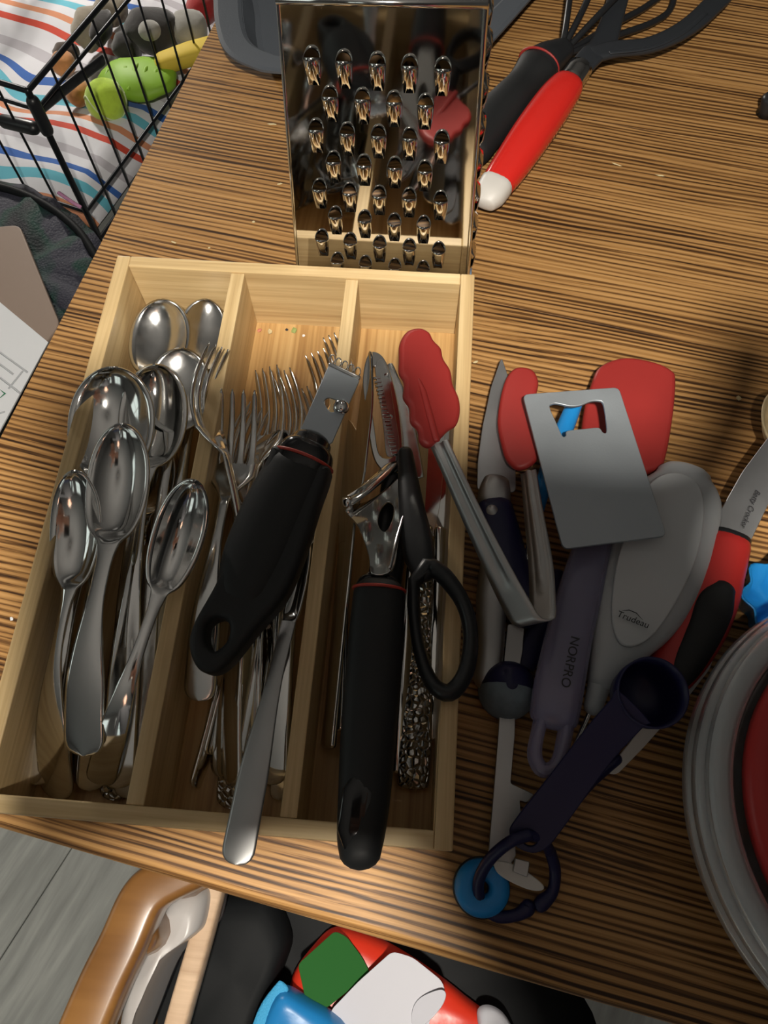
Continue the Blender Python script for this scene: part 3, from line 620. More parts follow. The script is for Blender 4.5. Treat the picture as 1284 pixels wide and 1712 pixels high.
# red and black paring knife, blade to the right edge
BM = frame(P(1120, 1110, .018), P(1262, 830, .026)); t = thing('red_handled_knife', 'kitchen knife with red and black handle and printed blade at the right', 'knife', BM); I = BM.inverted()
plate('blade', [corner(hl(BM, [(1190, 892), (1196, 868), (1240, 790), (1296, 715), (1345, 670), (1330, 730), (1290, 830), (1254, 905)]), .002)], .0016, BRUSH, t, .0003)
p, w = pxs([(1222, 896, .0265, 66), (1219, 906, .0262, 66)], 2); sweep('collar', [I @ q for q in p], w, [.0085] * len(w), BLACKP, t, n=20, power=2.5, capr=.3)
p, w = pxs([(1218, 910, .026, 70), (1206, 950, .025, 78), (1190, 990, .024, 92), (1168, 1040, .022, 98), (1142, 1090, .020, 90), (1120, 1126, .018, 78), (1104, 1150, .016, 60)], 5); sweep('handle', [I @ q for q in p], w, [.0095] * len(w), REDP, t, n=22, power=2.5)
p, w = pxs([(1210, 985, .031, 40), (1196, 1010, .031, 62), (1178, 1055, .029, 60), (1150, 1106, .026, 54), (1132, 1134, .023, 44)], 5); sweep('grip_pad', [I @ q for q in p], w, [.005] * len(w), RUBBER, t, n=18)
lm = frame(P(1264, 826, .0283), P(1237, 892, .0277)); text('Betty Crocker', I @ lm @ Matrix.Translation((.0125, .0, .0018)), .0050, INK, t, .3)
# white flat blade below the measuring spoon
WM = frame(P(1015, 1300, .008), P(1180, 1105, .012)); t = thing('white_blade_knife', 'pale flat blade sticking out under the navy measuring spoon', 'knife', WM)
plate('blade', [corner(hl(WM, [(1012, 1292), (1100, 1180), (1165, 1105), (1195, 1090), (1185, 1120), (1150, 1165), (1075, 1250), (1030, 1296)]), .003)], .0016, WHITEP, t, .0003)
I = WM.inverted(); p, w = pxs([(1030, 1270, .009, 20), (990, 1300, .009, 26), (965, 1330, .009, 24)], 4); sweep('handle', [I @ q for q in p], w, [.004] * len(w), NAVY, t, n=14)
# bottle opener card
OMx = frame(P(1027, 909, .050), P(953, 656, .054), up=V((.02, -.02, 1))); t = thing('bottle_opener', 'flat grey metal bottle opener card lying on top of the utensils', 'bottle opener', OMx)
def z8(q): return (740 + q[0] / 2.36, 560 + q[1] / 2.36)
plate('card', [corner(hl(OMx, [(873, 662), (1033, 650), (1113, 898), (940, 920)]), .004), rloop(hl(OMx, [z8(q) for q in ((420, 292), (430, 279), (450, 277), (500, 287), (540, 284), (580, 268), (612, 266), (630, 276), (640, 330), (644, 386), (630, 391), (612, 372), (560, 376), (490, 384), (484, 402), (470, 404), (445, 350))]), 4)], .0022, CARDM, t, .0004)
# navy measuring spoons with ring
c0 = P(1090, 1148, .062); rr = 59 * mpp(c0); t = thing('measuring_spoon', 'navy measuring spoon with round cup and long flat handle', 'measuring spoon', V((c0.x, c0.y, .030)))
CT = Matrix.Rotation(.10, 4, 'X'); zz = .028
lathe('cup', [(0, 0), (rr * .6, .001), (rr * .86, .007), (rr * .97, .022), (rr, .034), (rr * .94, .034), (rr * .90, .022), (rr * .8, .009), (rr * .55, .0032), (0, .0025)], NAVY, t, 48, M=CT)
p, w = pxs([(1050, 1185, .044, 80), (1000, 1245, .041, 76), (950, 1310, .036, 74), (905, 1370, .030, 74), (888, 1392, .028, 66)], 4); lo_ = V((c0.x, c0.y, .030))
HX = frame(P(880, 1402, .029), P(1048, 1188, .059)); LM = Matrix.Translation(-lo_) @ HX
hd = plate('handle', [rloop(hl(HX, [(1020, 1170), (1035, 1155), (1085, 1205), (1075, 1215), (1020, 1275), (940, 1385), (915, 1415), (890, 1424), (862, 1412), (852, 1390), (862, 1368), (915, 1300), (985, 1210)]), 4), ell(*PL(HX, 886, 1399), .0042, .0042, 20)], .0028, NAVY, t, .0006); hd.matrix_local = LM
p, w = pxs([(884, 1396, .034, 20), (852, 1408, .034, 20), (818, 1438, .024, 20), (800, 1475, .014, 20), (806, 1512, .008, 20), (832, 1532, .006, 20), (862, 1530, .006, 20), (880, 1520, .006, 26), (884, 1514, .006, 24)], 6)
loc = V((p[20].x, p[20].y, .0)); t = thing('ring_clip', 'open navy plastic ring holding the measuring spoon handle', 'ring', loc); sweep('ring', p, w, [x * .8 for x in w], NAVY, t, n=12, off=loc)
p, w = pxs([(920, 1424, .020, 20), (928, 1455, .012, 20), (924, 1490, .007, 20), (908, 1508, .006, 26), (902, 1514, .006, 24)], 5); sweep('ring', p, w, [x * .8 for x in w], NAVY, t, n=12, off=loc)
p, w = pxs([(884, 1396, .034, 18), (905, 1402, .030, 18), (920, 1424, .020, 20)], 4); sweep('ring', p, w, [x * .8 for x in w], NAVY, t, n=12, off=loc)
c0 = P(851, 1150, .018); rr = 48 * mpp(c0); t = thing('small_measuring_spoon', 'small navy measuring spoon turned upside down with worn whitish bottom', 'measuring spoon', V((c0.x, c0.y, .004)))
DM = Matrix.Rotation(math.pi, 4, 'X'); 
dome = [(rr, 0), (rr * 1.02, .004), (rr * .95, .014), (rr * .78, .021), (rr * .5, .0255), (0, .027)]
lathe('cup', dome, NAVY, t, 40)
vs = []; fs = []; n = 24; rings = [(rr * 1.022, .0045), (rr * .955, .0145), (rr * .785, .0215), (rr * .5, .0261), (rr * .2, .0274)]
for k in range(n + 1):
    an = math.radians(176 + 178 * k / n + 4 * math.sin(k * 2.1))
    for (r, zz) in rings: vs.append(V((r * math.cos(an), r * math.sin(an), zz)))
for k in range(n):
    for i in range(4): fs.append((k * 5 + i, (k + 1) * 5 + i, (k + 1) * 5 + i + 1, k * 5 + i + 1))
mk('worn_patch', vs, fs, WORN, t)
p, w = pxs([(875, 1112, .008, 40), (900, 1060, .008, 42), (925, 1000, .008, 40), (940, 960, .008, 36)], 4); sweep('handle', p, w, [.0022] * len(w), NAVY, t, n=12, power=3, off=V((c0.x, c0.y, .004)))
# can opener strip
CMx = frame(P(838, 1470, .008), P(862, 1050, .010)); t = thing('can_opener', 'narrow steel can opener with hooked cutter under the measuring spoons', 'can opener', CMx)
plate('shank', [corner(hl(CMx, [(848, 1045), (876, 1045), (873, 1090), (862, 1150), (860, 1230), (853, 1310), (892, 1328), (880, 1342), (868, 1338), (870, 1360), (858, 1385), (862, 1430), (852, 1448), (815, 1448), (818, 1400), (824, 1330), (832, 1230), (838, 1140)]), .0012)], .0022, SATIN, t, .0003)
plate('cutter', [rloop(hl(CMx, [(826, 1440), (850, 1442), (880, 1458), (905, 1478), (903, 1488), (880, 1486), (845, 1470), (828, 1456)]), 4)], .003, WHITEP, t, .0005, z0=.0022)
plate('cutter_pin', [corner(hl(CMx, [(858, 1434), (882, 1440), (878, 1466), (854, 1456)]), .001)], .003, SATIN, t, .0004, z0=.0052)
# blue ring
c0 = P(806, 1484, .006); rr = 46 * mpp(c0); t = thing('blue_ring_stopper', 'bright blue rubber ring with centre hole at the table front edge', 'stopper', V((c0.x, c0.y, .0003)))
lathe('ring', [(.0036, .009), (.006, .0115), (rr * .75, .0115), (rr * .97, .009), (rr, .004), (rr * .97, 0), (rr * .5, 0), (.0036, .002)], BLUE, t, 48, closed=True)
lathe('rim', [(rr * 1.0, .003), (rr * 1.05, .002), (rr * 1.05, 0), (rr * .98, 0)], BLACKP, t, 48, closed=True)

# ------------------------------------------------------------------ food containers at the right
def circ3(a, b, c_):
    ax_, ay, bx, by, cx, cy = a.x, a.y, b.x, b.y, c_.x, c_.y; d = 2 * (ax_ * (by - cy) + bx * (cy - ay) + cx * (ay - by))
    ux = ((ax_ ** 2 + ay ** 2) * (by - cy) + (bx ** 2 + by ** 2) * (cy - ay) + (cx ** 2 + cy ** 2) * (ay - by)) / d
    uy = ((ax_ ** 2 + ay ** 2) * (cx - bx) + (bx ** 2 + by ** 2) * (ax_ - cx) + (cx ** 2 + cy ** 2) * (bx - ax_)) / d
    return V((ux, uy, 0)), math.hypot(ax_ - ux, ay - uy)
zb = .050
cc, R0 = circ3(P(1284, 1030, zb), P(1148, 1262, zb), P(1284, 1650, zb))
def bowl(label, z0, R, h, g=None, dx=0, name='plastic_bowl'):
    t = thing(name, label, 'bowl', V((cc.x + dx, cc.y, z0)), 'nested clear bowls')
    lathe('body', [(0, 0), (R * .60, 0), (R * .70, .004), (R * .86, h * .7), (R * .90, h - .003), (R * .885, h - .003), (R * .845, h * .7), (R * .685, .006), (R * .6, .0022), (0, .0022)], CLOUDY, t, 96)
    lathe('rim', [(R * .885, h - .003), (R * .90, h), (R * .96, h + .0012), (R * .992, h - .001), (R, h - .006), (R * .99, h - .006), (R * .98, h - .002), (R * .95, h - .0012), (R * .90, h - .003)], CLOUDY, t, 96, closed=True)
bowl('lowest of the nested clear plastic bowls at the right edge', .0003, R0, zb)
bowl('middle one of the nested clear plastic bowls at the right edge', .0090, R0 * .985, zb)
bowl('topmost of the nested clear plastic bowls around the red lid', .0180, R0 * .955, zb)
t = thing('red_lid', 'round red plastic lid lying inside the clear bowls', 'dish', V((cc.x, cc.y, .0660)))  # red container lid lying in the bowls
R1 = (P(1254, 1262, .075) - V((cc.x, cc.y, .075))).length; lathe('lid_body', [(0, .004), (R1 * .82, .004), (R1 * .86, .009), (R1 * .97, .009), (R1, .006), (R1, 0), (R1 * .97, 0), (R1 * .95, .006), (R1 * .87, .006), (R1 * .83, .001), (0, .001)], REDP, t, 96)
# blue scalloped piece, beige bowl, dark knob at the right edge
c0 = P(1300, 1010, .012); t = thing('blue_scalloped_cup', 'bright blue scalloped silicone cup behind the clear bowls', 'cup', V((c0.x, c0.y, .0004)))
vs = []; fs = []; n = 64; pr = [(.0, .001), (.7, .001), (.98, .024), (1.0, .025), (.93, .025), (.66, .004), (0, .004)]
for k in range(n):
    a = 2 * math.pi * k / n; s = .026 * (1 + .10 * math.cos(8 * a))
    for r, zz in pr: vs.append(V((s * r * math.cos(a), s * r * math.sin(a), zz)))
for k in range(n):
    for i in range(6): fs.append((k * 7 + i, ((k + 1) % n) * 7 + i, ((k + 1) % n) * 7 + i + 1, k * 7 + i + 1))
mk('cup_body', vs, fs, BLUE, t)
WSPOON = grainy('pale_spoon_wood', [(.3, (.42, .32, .18)), (.7, (.66, .54, .33))], line=(6, 200), rough=.6, bump=.1)
c0 = P(1312, 704, .030); t = thing('wooden_spoon', 'pale wooden spoon bowl peeking in at the right edge', 'wooden spoon', V((c0.x, c0.y, .006)))
vs = []
lathe('bowl', [(0, .008), (.010, .009), (.0165, .021), (.0175, .023), (.0165, .024), (.0145, .022), (.009, .0135), (0, .0125)], WSPOON, t, 36, M=Matrix.Diagonal((.85, 1.45, 1, 1)))
sweep('handle', [V((.008, -.018, .020)), V((.04, -.03, .012)), V((.16, -.05, .006))], [.007, .005, .006], [.004, .004, .005], WSPOON, t)
c0 = P(1289, 170, .012); t = thing('black_knob_lid', 'small black knob just showing at the upper right edge', 'knob', V((c0.x, c0.y, .0003)))
lathe('knob', [(0, .018), (.006, .018), (.009, .014), (.007, .006), (.008, 0), (0, 0)], BLACKP, t, 28)
sweep('stem', [V((.008, 0, .006)), V((.05, .01, .006))], .004, .004, BLACKP, t)

# ------------------------------------------------------------------ grater behind the tray
GM = frame(V((.186, .3725, .006)), V((.183, .3895, .206)), up=V((0, -1, .1))); t = thing('box_grater', 'shiny steel box grater standing behind the tray', 'grater', GM)
gx1 = PL(GM, 640, 4)[0]
def lrp(a, b, x): return a[1] + (b[1] - a[1]) * (x - a[0]) / (b[0] - a[0])
La, Lb = PL(GM, 466, 20), PL(GM, 496, 420); Ra, Rb = PL(GM, 812, 20), PL(GM, 784, 420)
yl0, yl1, yr0, yr1 = lrp(La, Lb, 0), lrp(La, Lb, gx1), lrp(Ra, Rb, 0), lrp(Ra, Rb, gx1)
Z2 = lambda q: (340 + q[0] / 2.469, q[1] / 2.469)
rows = [[(445, 215), (578, 230), (717, 240), (852, 250), (990, 262)], [(520, 378), (655, 388), (787, 400), (918, 412)], [(462, 515), (592, 530), (722, 540), (852, 550), (985, 562)], [(535, 648), (662, 662), (790, 672), (915, 686)],
        [(477, 762), (602, 778), (725, 790), (850, 800), (980, 812)], [(543, 876), (665, 892), (788, 905), (910, 915)], [(487, 970), (605, 985), (727, 997), (850, 1010), (972, 1022)], [(552, 1065), (668, 1078), (790, 1090), (908, 1100)]]
cen = [PL(GM, *Z2(q)) for r in rows for q in r]; hr = .0046
cen = [(x - .0035, yy) for x, yy in cen]
fp = plate('front_face', [corner([(.0, yr0), (gx1, yr1), (gx1, yl1), (0, yl0)], .003)] + [ell(x - .001, yy, .0062, hr, 18) for x, yy in cen], .0007, CHROME, t, .0001, z0=-.0007)
vs = []; fs = []; NA = 12; NX = 8
for s in (0, 1):
    for i in range(NX + 1):
        q = i / NX; hh = (.0062 - .0006 * s) * math.cos(q * math.pi / 2) ** .9; ww = (hr + .0002 - .0005 * s) * (1 - .35 * q * q)
        for k in range(NA + 1):
            a = math.pi * k / NA; vs.append(V((.0005 - .0155 * q + .0035 * math.sin(a) * (1 - q), ww * math.cos(a), hh * math.sin(a))))
Q = (NX + 1) * (NA + 1)
for i in range(NX):
    for k in range(NA):
        a = i * (NA + 1) + k; fs.append((a, a + 1, a + NA + 2, a + NA + 1)); fs.append((a + Q, a + Q + NA + 1, a + Q + NA + 2, a + Q + 1))
for k in range(NA): fs.append((k, k + Q, k + 1 + Q, k + 1))
tooth = mk('grating_tooth', vs, fs, CHROME, fp)
for i, (x, yy) in enumerate(cen):
    o = tooth if i == 0 else tooth.copy()
    if i: C.objects.link(o)
    o.location = (x, yy, 0)
bx0 = -.085; bx1 = -.068   # back face depth at the bottom and top
def quad(nm, pts, m=CHROME, th=.0007):
    a, b, c_, d = [V(q) for q in pts]; n = (b - a).cross(d - a).normalized() * th; vs = [a, b, c_, d, a - n, b - n, c_ - n, d - n]
    return mk(nm, vs, [(0, 1, 2, 3), (7, 6, 5, 4), (0, 4, 5, 1), (1, 5, 6, 2), (2, 6, 7, 3), (3, 7, 4, 0)], m, t, False)
rs = quad('side_face', [(0, yr0 - .0005, 0), (0, yr0 - .0005, bx0), (gx1, yr1 - .0005, bx1), (gx1, yr1 - .0005, 0)])
quad('side_face', [(0, yl0 + .0005, bx0), (0, yl0 + .0005, 0), (gx1, yl1 + .0005, 0), (gx1, yl1 + .0005, bx1)])
quad('back_face', [(0, yl0, bx0), (gx1, yl1, bx1), (gx1, yr1, bx1), (0, yr0, bx0)])
sweep('top_rim', [V((gx1, yl1, 0)), V((gx1, yr1, 0)), V((gx1, yr1, bx1)), V((gx1, yl1, bx1))], .0022, .0022, STEEL, t, n=10, closed=True, up=V((1, 0, 0)))
sweep('corner_fold', [V((.002, yl0, -.0005)), V((gx1, yl1, -.0005))], .0012, .0012, STEEL, t, n=8); sweep('corner_fold', [V((.002, yr0, -.0005)), V((gx1, yr1, -.0005))], .0016, .0016, STEEL, t, n=8)
sl = None
for k in range(7):
    for j in range(2):
        x = .03 + k * .025; yy = lerp(yr0, yr1, x / gx1) - .001
        if sl is None: sl = sweep('slicing_slot', [V((0, 0, 0)), V((.006, -.0028, 0)), V((.014, -.0035, 0)), V((.018, 0, 0))], [.007, .008, .008, .007], [.0008] * 4, CHROME, rs, n=10, up=V((0, -1, 0))); o = sl
        else: o = sl.copy(); C.objects.link(o)
        o.location = (x, yy, -.022 - .032 * j)
FOOT = mat('pale_blue_foot_plastic', (.22, .30, .42), .3)
sweep('foot_rim', [V((-.002, yl0 + .002, .001)), V((-.002, yr0 - .003, .001)), V((-.002, yr0 - .003, bx0 - .001)), V((-.002, yl0 + .002, bx0 - .001))], .003, .004, FOOT, t, n=10, closed=True, up=V((1, 0, 0)))

# ------------------------------------------------------------------ baking pan, whisk, turner
po = [P(u, v, .026) for u, v in ((352, -120), (356, -20), (360, 40), (376, 84), (414, 108), (470, 120), (640, 118), (790, 100), (826, 66), (885, 0), (945, -70), (960, -130), (900, -190), (420, -190), (370, -170))]
cx_ = sum((q for q in po), V()) / len(po); loc = V((cx_.x, cx_.y, .0003)); t = thing('baking_pan', 'dark grey nonstick baking pan behind the grater', 'baking pan', loc)
lp = rloop([tuple(q - cx_) for q in po], 6); n = len(lp); vs = []; fs = []
def inset(s): return [V((a * (1 - s / math.hypot(a, b)), b * (1 - s / math.hypot(a, b)), 0)) for a, b, _ in lp]
rings = [(0, .0235), (0, .0257), (.004, .0262), (.022, .0255), (.025, .0235), (.034, .004), (.04, .002), (.12, .002)]
for s, zz in rings: vs += [q + V((0, 0, zz)) for q in inset(s)]
rings2 = [(.12, .0008), (.041, .0008), (.035, .003), (.026, .0225), (.02, .0238)]
for s, zz in rings2: vs += [q + V((0, 0, zz)) for q in inset(s)]
NR = len(rings) + len(rings2)
for i in range(NR):
    if i == len(rings) - 1: continue
    j = (i + 1) % NR
    for k in range(n): fs.append((i * n + k, i * n + (k + 1) % n, j * n + (k + 1) % n, j * n + k))
fs.append(tuple(7 * n + k for k in range(n))); fs.append(tuple(8 * n + k for k in range(n))[::-1])
o = mk('pan_body', vs, fs, PANG, t, False)
TMt = P(815, 335, .016); loc = V((TMt.x, TMt.y, .0)); t = thing('red_handled_turner', 'black nylon looped turner with glossy red handle on the table', 'spatula', loc)
p, w = pxs([(828, 312, .018, 54), (850, 282, .020, 62), (888, 226, .023, 68), (926, 172, .024, 66), (946, 146, .024, 58)], 5); sweep('handle', p, w, [x * .82 for x in w], REDGLOSS, t, n=22, power=2.3, off=loc)
p, w = pxs([(812, 340, .016, 36), (818, 328, .0172, 50), (830, 309, .018, 55)], 3); sweep('end_cap', p, [x * 1.03 for x in w], [x * .86 for x in w], WHITEP, t, n=20, power=2.6, capr=.4, off=loc)
p, w = pxs([(950, 142, .023, 45), (970, 113, .024, 43)], 3); sweep('ferrule', p, w, [x * .85 for x in w], CHROME, t, n=22, capr=.2, off=loc)
p, w = pxs([(968, 116, .024, 40), (988, 94, .024, 42), (1008, 74, .022, 44), (1024, 30, .020, 36), (1040, -30, .018, 36)], 5); sweep('head_arm', p, w, [.0034] * len(w), NYLON, t, n=14, power=3.5, off=loc)
p, w = pxs([(992, 92, .024, 34), (1030, 82, .024, 34), (1085, 76, .023, 32), (1140, 52, .022, 34), (1185, 15, .020, 36), (1215, -30, .018, 36), (1180, -120, .016, 36), (1100, -110, .016, 36), (1040, -30, .018, 36)], 5); sweep('head_loop', p, w, [.0034] * len(w), NYLON, t, n=14, power=3.5, off=loc)
p, w = pxs([(1020, 88, .0275, 8), (1085, 80, .0265, 8), (1140, 56, .0255, 8), (1180, 22, .024, 8)], 5); sweep('head_rib', p, w, .0008, NYLON, t, n=8, off=loc)
WH = P(800, 235, .016); loc = V((WH.x, WH.y, 0)); t = thing('whisk', 'black whisk with a thin red ring lying beside the red handled turner', 'whisk', loc)
p, w = pxs([(790, 250, .014, 66), (820, 204, .015, 76), (850, 170, .016, 68), (876, 140, .016, 60), (898, 112, .017, 70)], 5); sweep('handle', p, w, [min(.0135, x * .8) for x in w], RUBBER, t, n=22, off=loc)
p, w = pxs([(900, 110, .017, 68), (918, 98, .017, 62), (940, 84, .018, 44)], 4); sweep('collar', p, w, [min(.0135, x * .8) for x in w], BLACKP, t, n=22, off=loc)
c0 = P(901, 107, .017); d0 = (P(930, 72, .017) - P(880, 138, .017)).normalized(); s0 = V((0, 0, 1)).cross(d0); rw = 35.5 * mpp(c0)
sweep('ring', [c0 + s0 * rw * math.cos(k * math.pi / 14) + V((0, 0, .0138)) * math.sin(k * math.pi / 14) for k in range(28)], .0012, .0010, REDSIL, t, n=8, closed=True, up=d0, off=loc)
for path in ([(938, 86), (945, 50), (952, 0), (962, -70), (1010, -160)], [(940, 84), (960, 45), (982, 0), (1010, -70), (1040, -150)], [(944, 86), (985, 42), (1025, 0), (1080, -60), (1110, -140)], [(948, 88), (1020, 44), (1085, 8), (1120, -30), (1130, -120)], [(950, 90), (1030, 60), (1095, 36), (1124, 8), (1132, -60)]):
    zz = [.018, .026, .03, .03, .03] if path[1][0] < 1000 else [.018, .012, .006, .005, .008]
    p, w = pxs([(a, b, z_, 11) for (a, b), z_ in zip(path, zz)], 6); sweep('wire', p, w, w, BLACKP, t, n=8, off=loc)

# ------------------------------------------------------------------ dog crate with blanket and toys on the floor
ca = math.radians(18); d1 = V((math.sin(ca), math.cos(ca), 0)); d2 = V((-math.cos(ca), math.sin(ca), 0)); C0 = P(166, 400, FZ + .012); C0.z = FZ
WIRE = mat('black_crate_wire', (.02, .022, .026), .35, .6)
t = thing('wire_dog_crate', 'black wire dog crate on the floor beside the table', 'crate', C0); zt = -.385 - FZ; L1, L2 = .95, .62
for a0, dd, LL in ((V(), d1, L1), (V(), d2, L2), (d2 * L2, d1, L1), (d1 * L1, d2, L2)):
    for zz, r in ((zt, .0050), (zt - .035, .0036), (zt - .26, .0036), (.012, .0045)):
        if a0.length > .7 and False: continue
        sweep('bar', [a0 + V((0, 0, zz)), a0 + dd * LL + V((0, 0, zz))], r, r, WIRE, t, n=8)
    k = .066
    while k < LL:
        sweep('upright_wire', [a0 + dd * k + V((0, 0, .01)), a0 + dd * k + V((0, 0, zt))], .0023, .0023, WIRE, t, n=6, up=V((1, 0, 0))); k += .066
for q in (V(), d1 * L1, d2 * L2, d1 * L1 + d2 * L2): sweep('corner_post', [q + V((0, 0, .004)), q + V((0, 0, zt))], .006, .006, WIRE, t, n=8, up=V((1, 0, 0)))
sweep('corner_joint', [V((0, 0, zt - .075)), V((0, 0, zt - .02))], .011, .011, BLACKP, t, n=12, up=V((1, 0, 0)))
sweep('latch', [d2 * .03 + V((0, 0, zt - .08)), d2 * .09 + V((0, 0, zt - .085))], .012, .012, BLACKP, t, n=10)
sweep('carry_strap', [d1 * .015 + d2 * .012 + V((0, 0, zt - .05)), d1 * .12 + d2 * .014 + V((0, 0, zt - .07)), d1 * .2 + d2 * .012 + V((0, 0, zt - .085))], .004, .010, BLACKP, t, n=10)
def stripes():
    m, nt, b = nodes('striped_cotton'); tc = nt.nodes.new('ShaderNodeTexCoord'); w = noise(nt, vmath(nt, 'MULTIPLY', tc.outputs['Object'], (3.2, 3.2, 3.2)), 1, 1)
    sx = nt.nodes.new('ShaderNodeSeparateXYZ'); nt.links.new(tc.outputs['Object'], sx.inputs[0])
    ma = nt.nodes.new('ShaderNodeMath'); ma.operation = 'MULTIPLY_ADD'; ma.inputs[1].default_value = .16; nt.links.new(w, ma.inputs[0]); nt.links.new(sx.outputs[1], ma.inputs[2])
    mb = nt.nodes.new('ShaderNodeMath'); mb.operation = 'MULTIPLY'; mb.inputs[1].default_value = 4.1; nt.links.new(ma.outputs[0], mb.inputs[0])
    fc = nt.nodes.new('ShaderNodeMath'); fc.operation = 'FRACT'; nt.links.new(mb.outputs[0], fc.inputs[0])
    wh, re, bl, te, og, gr = (.72, .72, .76), (.58, .06, .03), (.03, .12, .42), (.13, .48, .60), (.65, .27, .14), (.50, .48, .52)
    r = ramp(nt, [(0, wh), (.09, re), (.17, wh), (.27, og), (.34, wh), (.44, te), (.52, wh), (.60, bl), (.67, wh), (.80, gr), (.90, wh)], True)
    nt.links.new(fc.outputs[0], r.inputs[0]); nt.links.new(r.outputs[0], b.inputs['Base Color']); b.inputs['Roughness'].default_value = .95; b.inputs['Sheen Weight'].default_value = .3; return m
vs = []; fs = []; NX, NY = 60, 46
bl0 = C0 + d1 * .02 + d2 * .02
for i in range(NX + 1):
    for j in range(NY + 1):
        a, b = i / NX * (L1 - .04), j / NY * (L2 - .04); e = min(1, 12 * min(i / NX, 1 - i / NX, j / NY, 1 - j / NY))
        vs.append(V((0, 0, .012)) + V((b, a, .022 * e + e * (.012 * math.sin(9 * a + 5 * b) + .010 * math.sin(17 * b - 6 * a + 1) + .005 * math.sin(31 * a + 12 * b)) + .012 * e)))
for i in range(NX):
    for j in range(NY): a = i * (NY + 1) + j; fs.append((a, a + 1, a + NY + 2, a + NY + 1))
bk = thing('striped_blanket', 'white cotton blanket with red, blue, teal and orange stripes inside the crate', 'blanket', Matrix((d2, d1, V((0, 0, 1)))).transposed().to_4x4())
bk.location = bl0; o = mk('cloth', vs, fs, stripes(), bk); sd = o.modifiers.new('thickness', 'SOLIDIFY'); sd.thickness = .008; sd.offset = 0
BT = FZ + .055
def fuzzy(nm, col, sc=120): return mat(nm, col, .95, bump=.6, bscale=sc, var=.25, vscale=60, sheen=.4)
def blob(nm, c, r, m, parent, off, jit=.0, seg=3):
    bm = bmesh.new(); bmesh.ops.create_icosphere(bm, subdivisions=seg, radius=1)
    for v in bm.verts:
        k = 1 + jit * math.sin(5 * v.co.x + 3 * v.co.y) * math.cos(4 * v.co.z + 2 * v.co.y); v.co = V((v.co.x * r[0], v.co.y * r[1], v.co.z * r[2])) * k + (c - off)
    return obm(nm, bm, m, parent, True)
c0 = P(178, 170, BT + .03); R_ = 34 * mpp(c0); t = thing('tennis_ball', 'fuzzy yellow green tennis ball in the dog crate', 'ball', V((c0.x, c0.y, BT - .01)))
off = V((c0.x, c0.y, BT - .01)); blob('felt', V((c0.x, c0.y, BT - .01 + R_)), (R_, R_, R_), fuzzy('tennis_felt', (.50, .72, .06)), t, off, 0, 4)
sweep('seam', [V((0, 0, R_)) + V((math.cos(a), math.sin(a) * math.cos(.9 * math.sin(2 * a)), .55 * math.sin(2 * a))).normalized() * R_ * 1.0 for a in [k * math.pi / 20 for k in range(40)]], .0018, .0018, mat('ball_seam', (.62, .72, .42), .8), t, n=6, closed=True)
def toy(u, v, h): q = P(u, v, BT + h); return V((q.x, q.y, BT))
off = toy(232, 130, .03); t = thing('green_chew_toy', 'flat lime green ridged rubber dog toy beside the tennis ball', 'dog toy', off); GRN = mat('lime_rubber', (.25, .47, .03), .55)
o = blob('disc', off + V((0, 0, .028)), (.085, .062, .026), GRN, t, off, .06)
for k in range(-3, 4): sweep('ridge', [V((k * .021 - .008, -.05 + abs(k) * .008, .040 - abs(k) * .003)), V((k * .021, 0, .0535 - .002 * abs(k) ** 1.5)), V((k * .021 + .004, .048 - abs(k) * .008, .040 - abs(k) * .003))], .005, .004, GRN, t, n=8)
off = toy(318, 92, .05); t = thing('yellow_toy_block', 'yellow soft toy bar leaning at the table edge in the crate', 'dog toy', off); sweep('bar', [V((-.055, -.022, .045)), V((0, .0, .052)), V((.07, .03, .055))], [.022, .026, .026], [.018] * 3, mat('yellow_foam', (.66, .48, .05), .7), t, n=14, power=3)
for nm, lb, u, v in (('orange_toy_ball', 'peach orange toy ball nearest the tennis ball', 130, 152), ('orange_toy_ball', 'peach orange toy ball half hidden behind the crate bar', 104, 102)):
    off = toy(u, v, .03); t = thing(nm, lb, 'ball', off, 'orange toys in the crate'); blob('ball_body', off + V((0, 0, .024)), (.026, .030, .024), fuzzy('peach_plush', (.60, .27, .10)), t, off, .05)
off = toy(255, 52, .05); t = thing('grey_plush_toy', 'dark grey plush toy with a pale round patch and grey limb', 'plush toy', off); DG = fuzzy('dark_grey_plush', (.03, .027, .026)); LG = fuzzy('pale_grey_plush', (.30, .29, .26))
blob('body', off + V((0, 0, .05)), (.062, .048, .045), DG, t, off, .08); blob('patch', off + V((.008, -.034, .075)), (.024, .024, .018), LG, t, off); blob('limb', off + V((.075, .018, .045)), (.042, .045, .035), LG, t, off, .06); blob('limb', off + V((-.055, -.035, .035)), (.03, .035, .03), DG, t, off, .08)
off = toy(150, 48, .045); t = thing('brown_plush_toy', 'beige and black shaggy plush toy under the crate bar', 'plush toy', off); BR_ = fuzzy('beige_plush', (.28, .24, .18))
blob('body', off + V((0, 0, .045)), (.036, .055, .038), BR_, t, off, .1); blob('ear', off + V((.032, -.01, .055)), (.022, .05, .025), DG, t, off, .1); blob('limb', off + V((-.045, -.055, .026)), (.03, .022, .022), fuzzy('brown_plush', (.06, .04, .028)), t, off, .08); blob('limb', off + V((.03, .07, .04)), (.04, .035, .03), BR_, t, off, .1)
off = toy(338, 14, .04); t = thing('red_plush_toy', 'small red toy at the far corner of the crate beside the table', 'dog toy', off); blob('body', off + V((0, 0, .04)), (.035, .04, .035), fuzzy('red_plush', (.35, .02, .02)), t, off, .05)

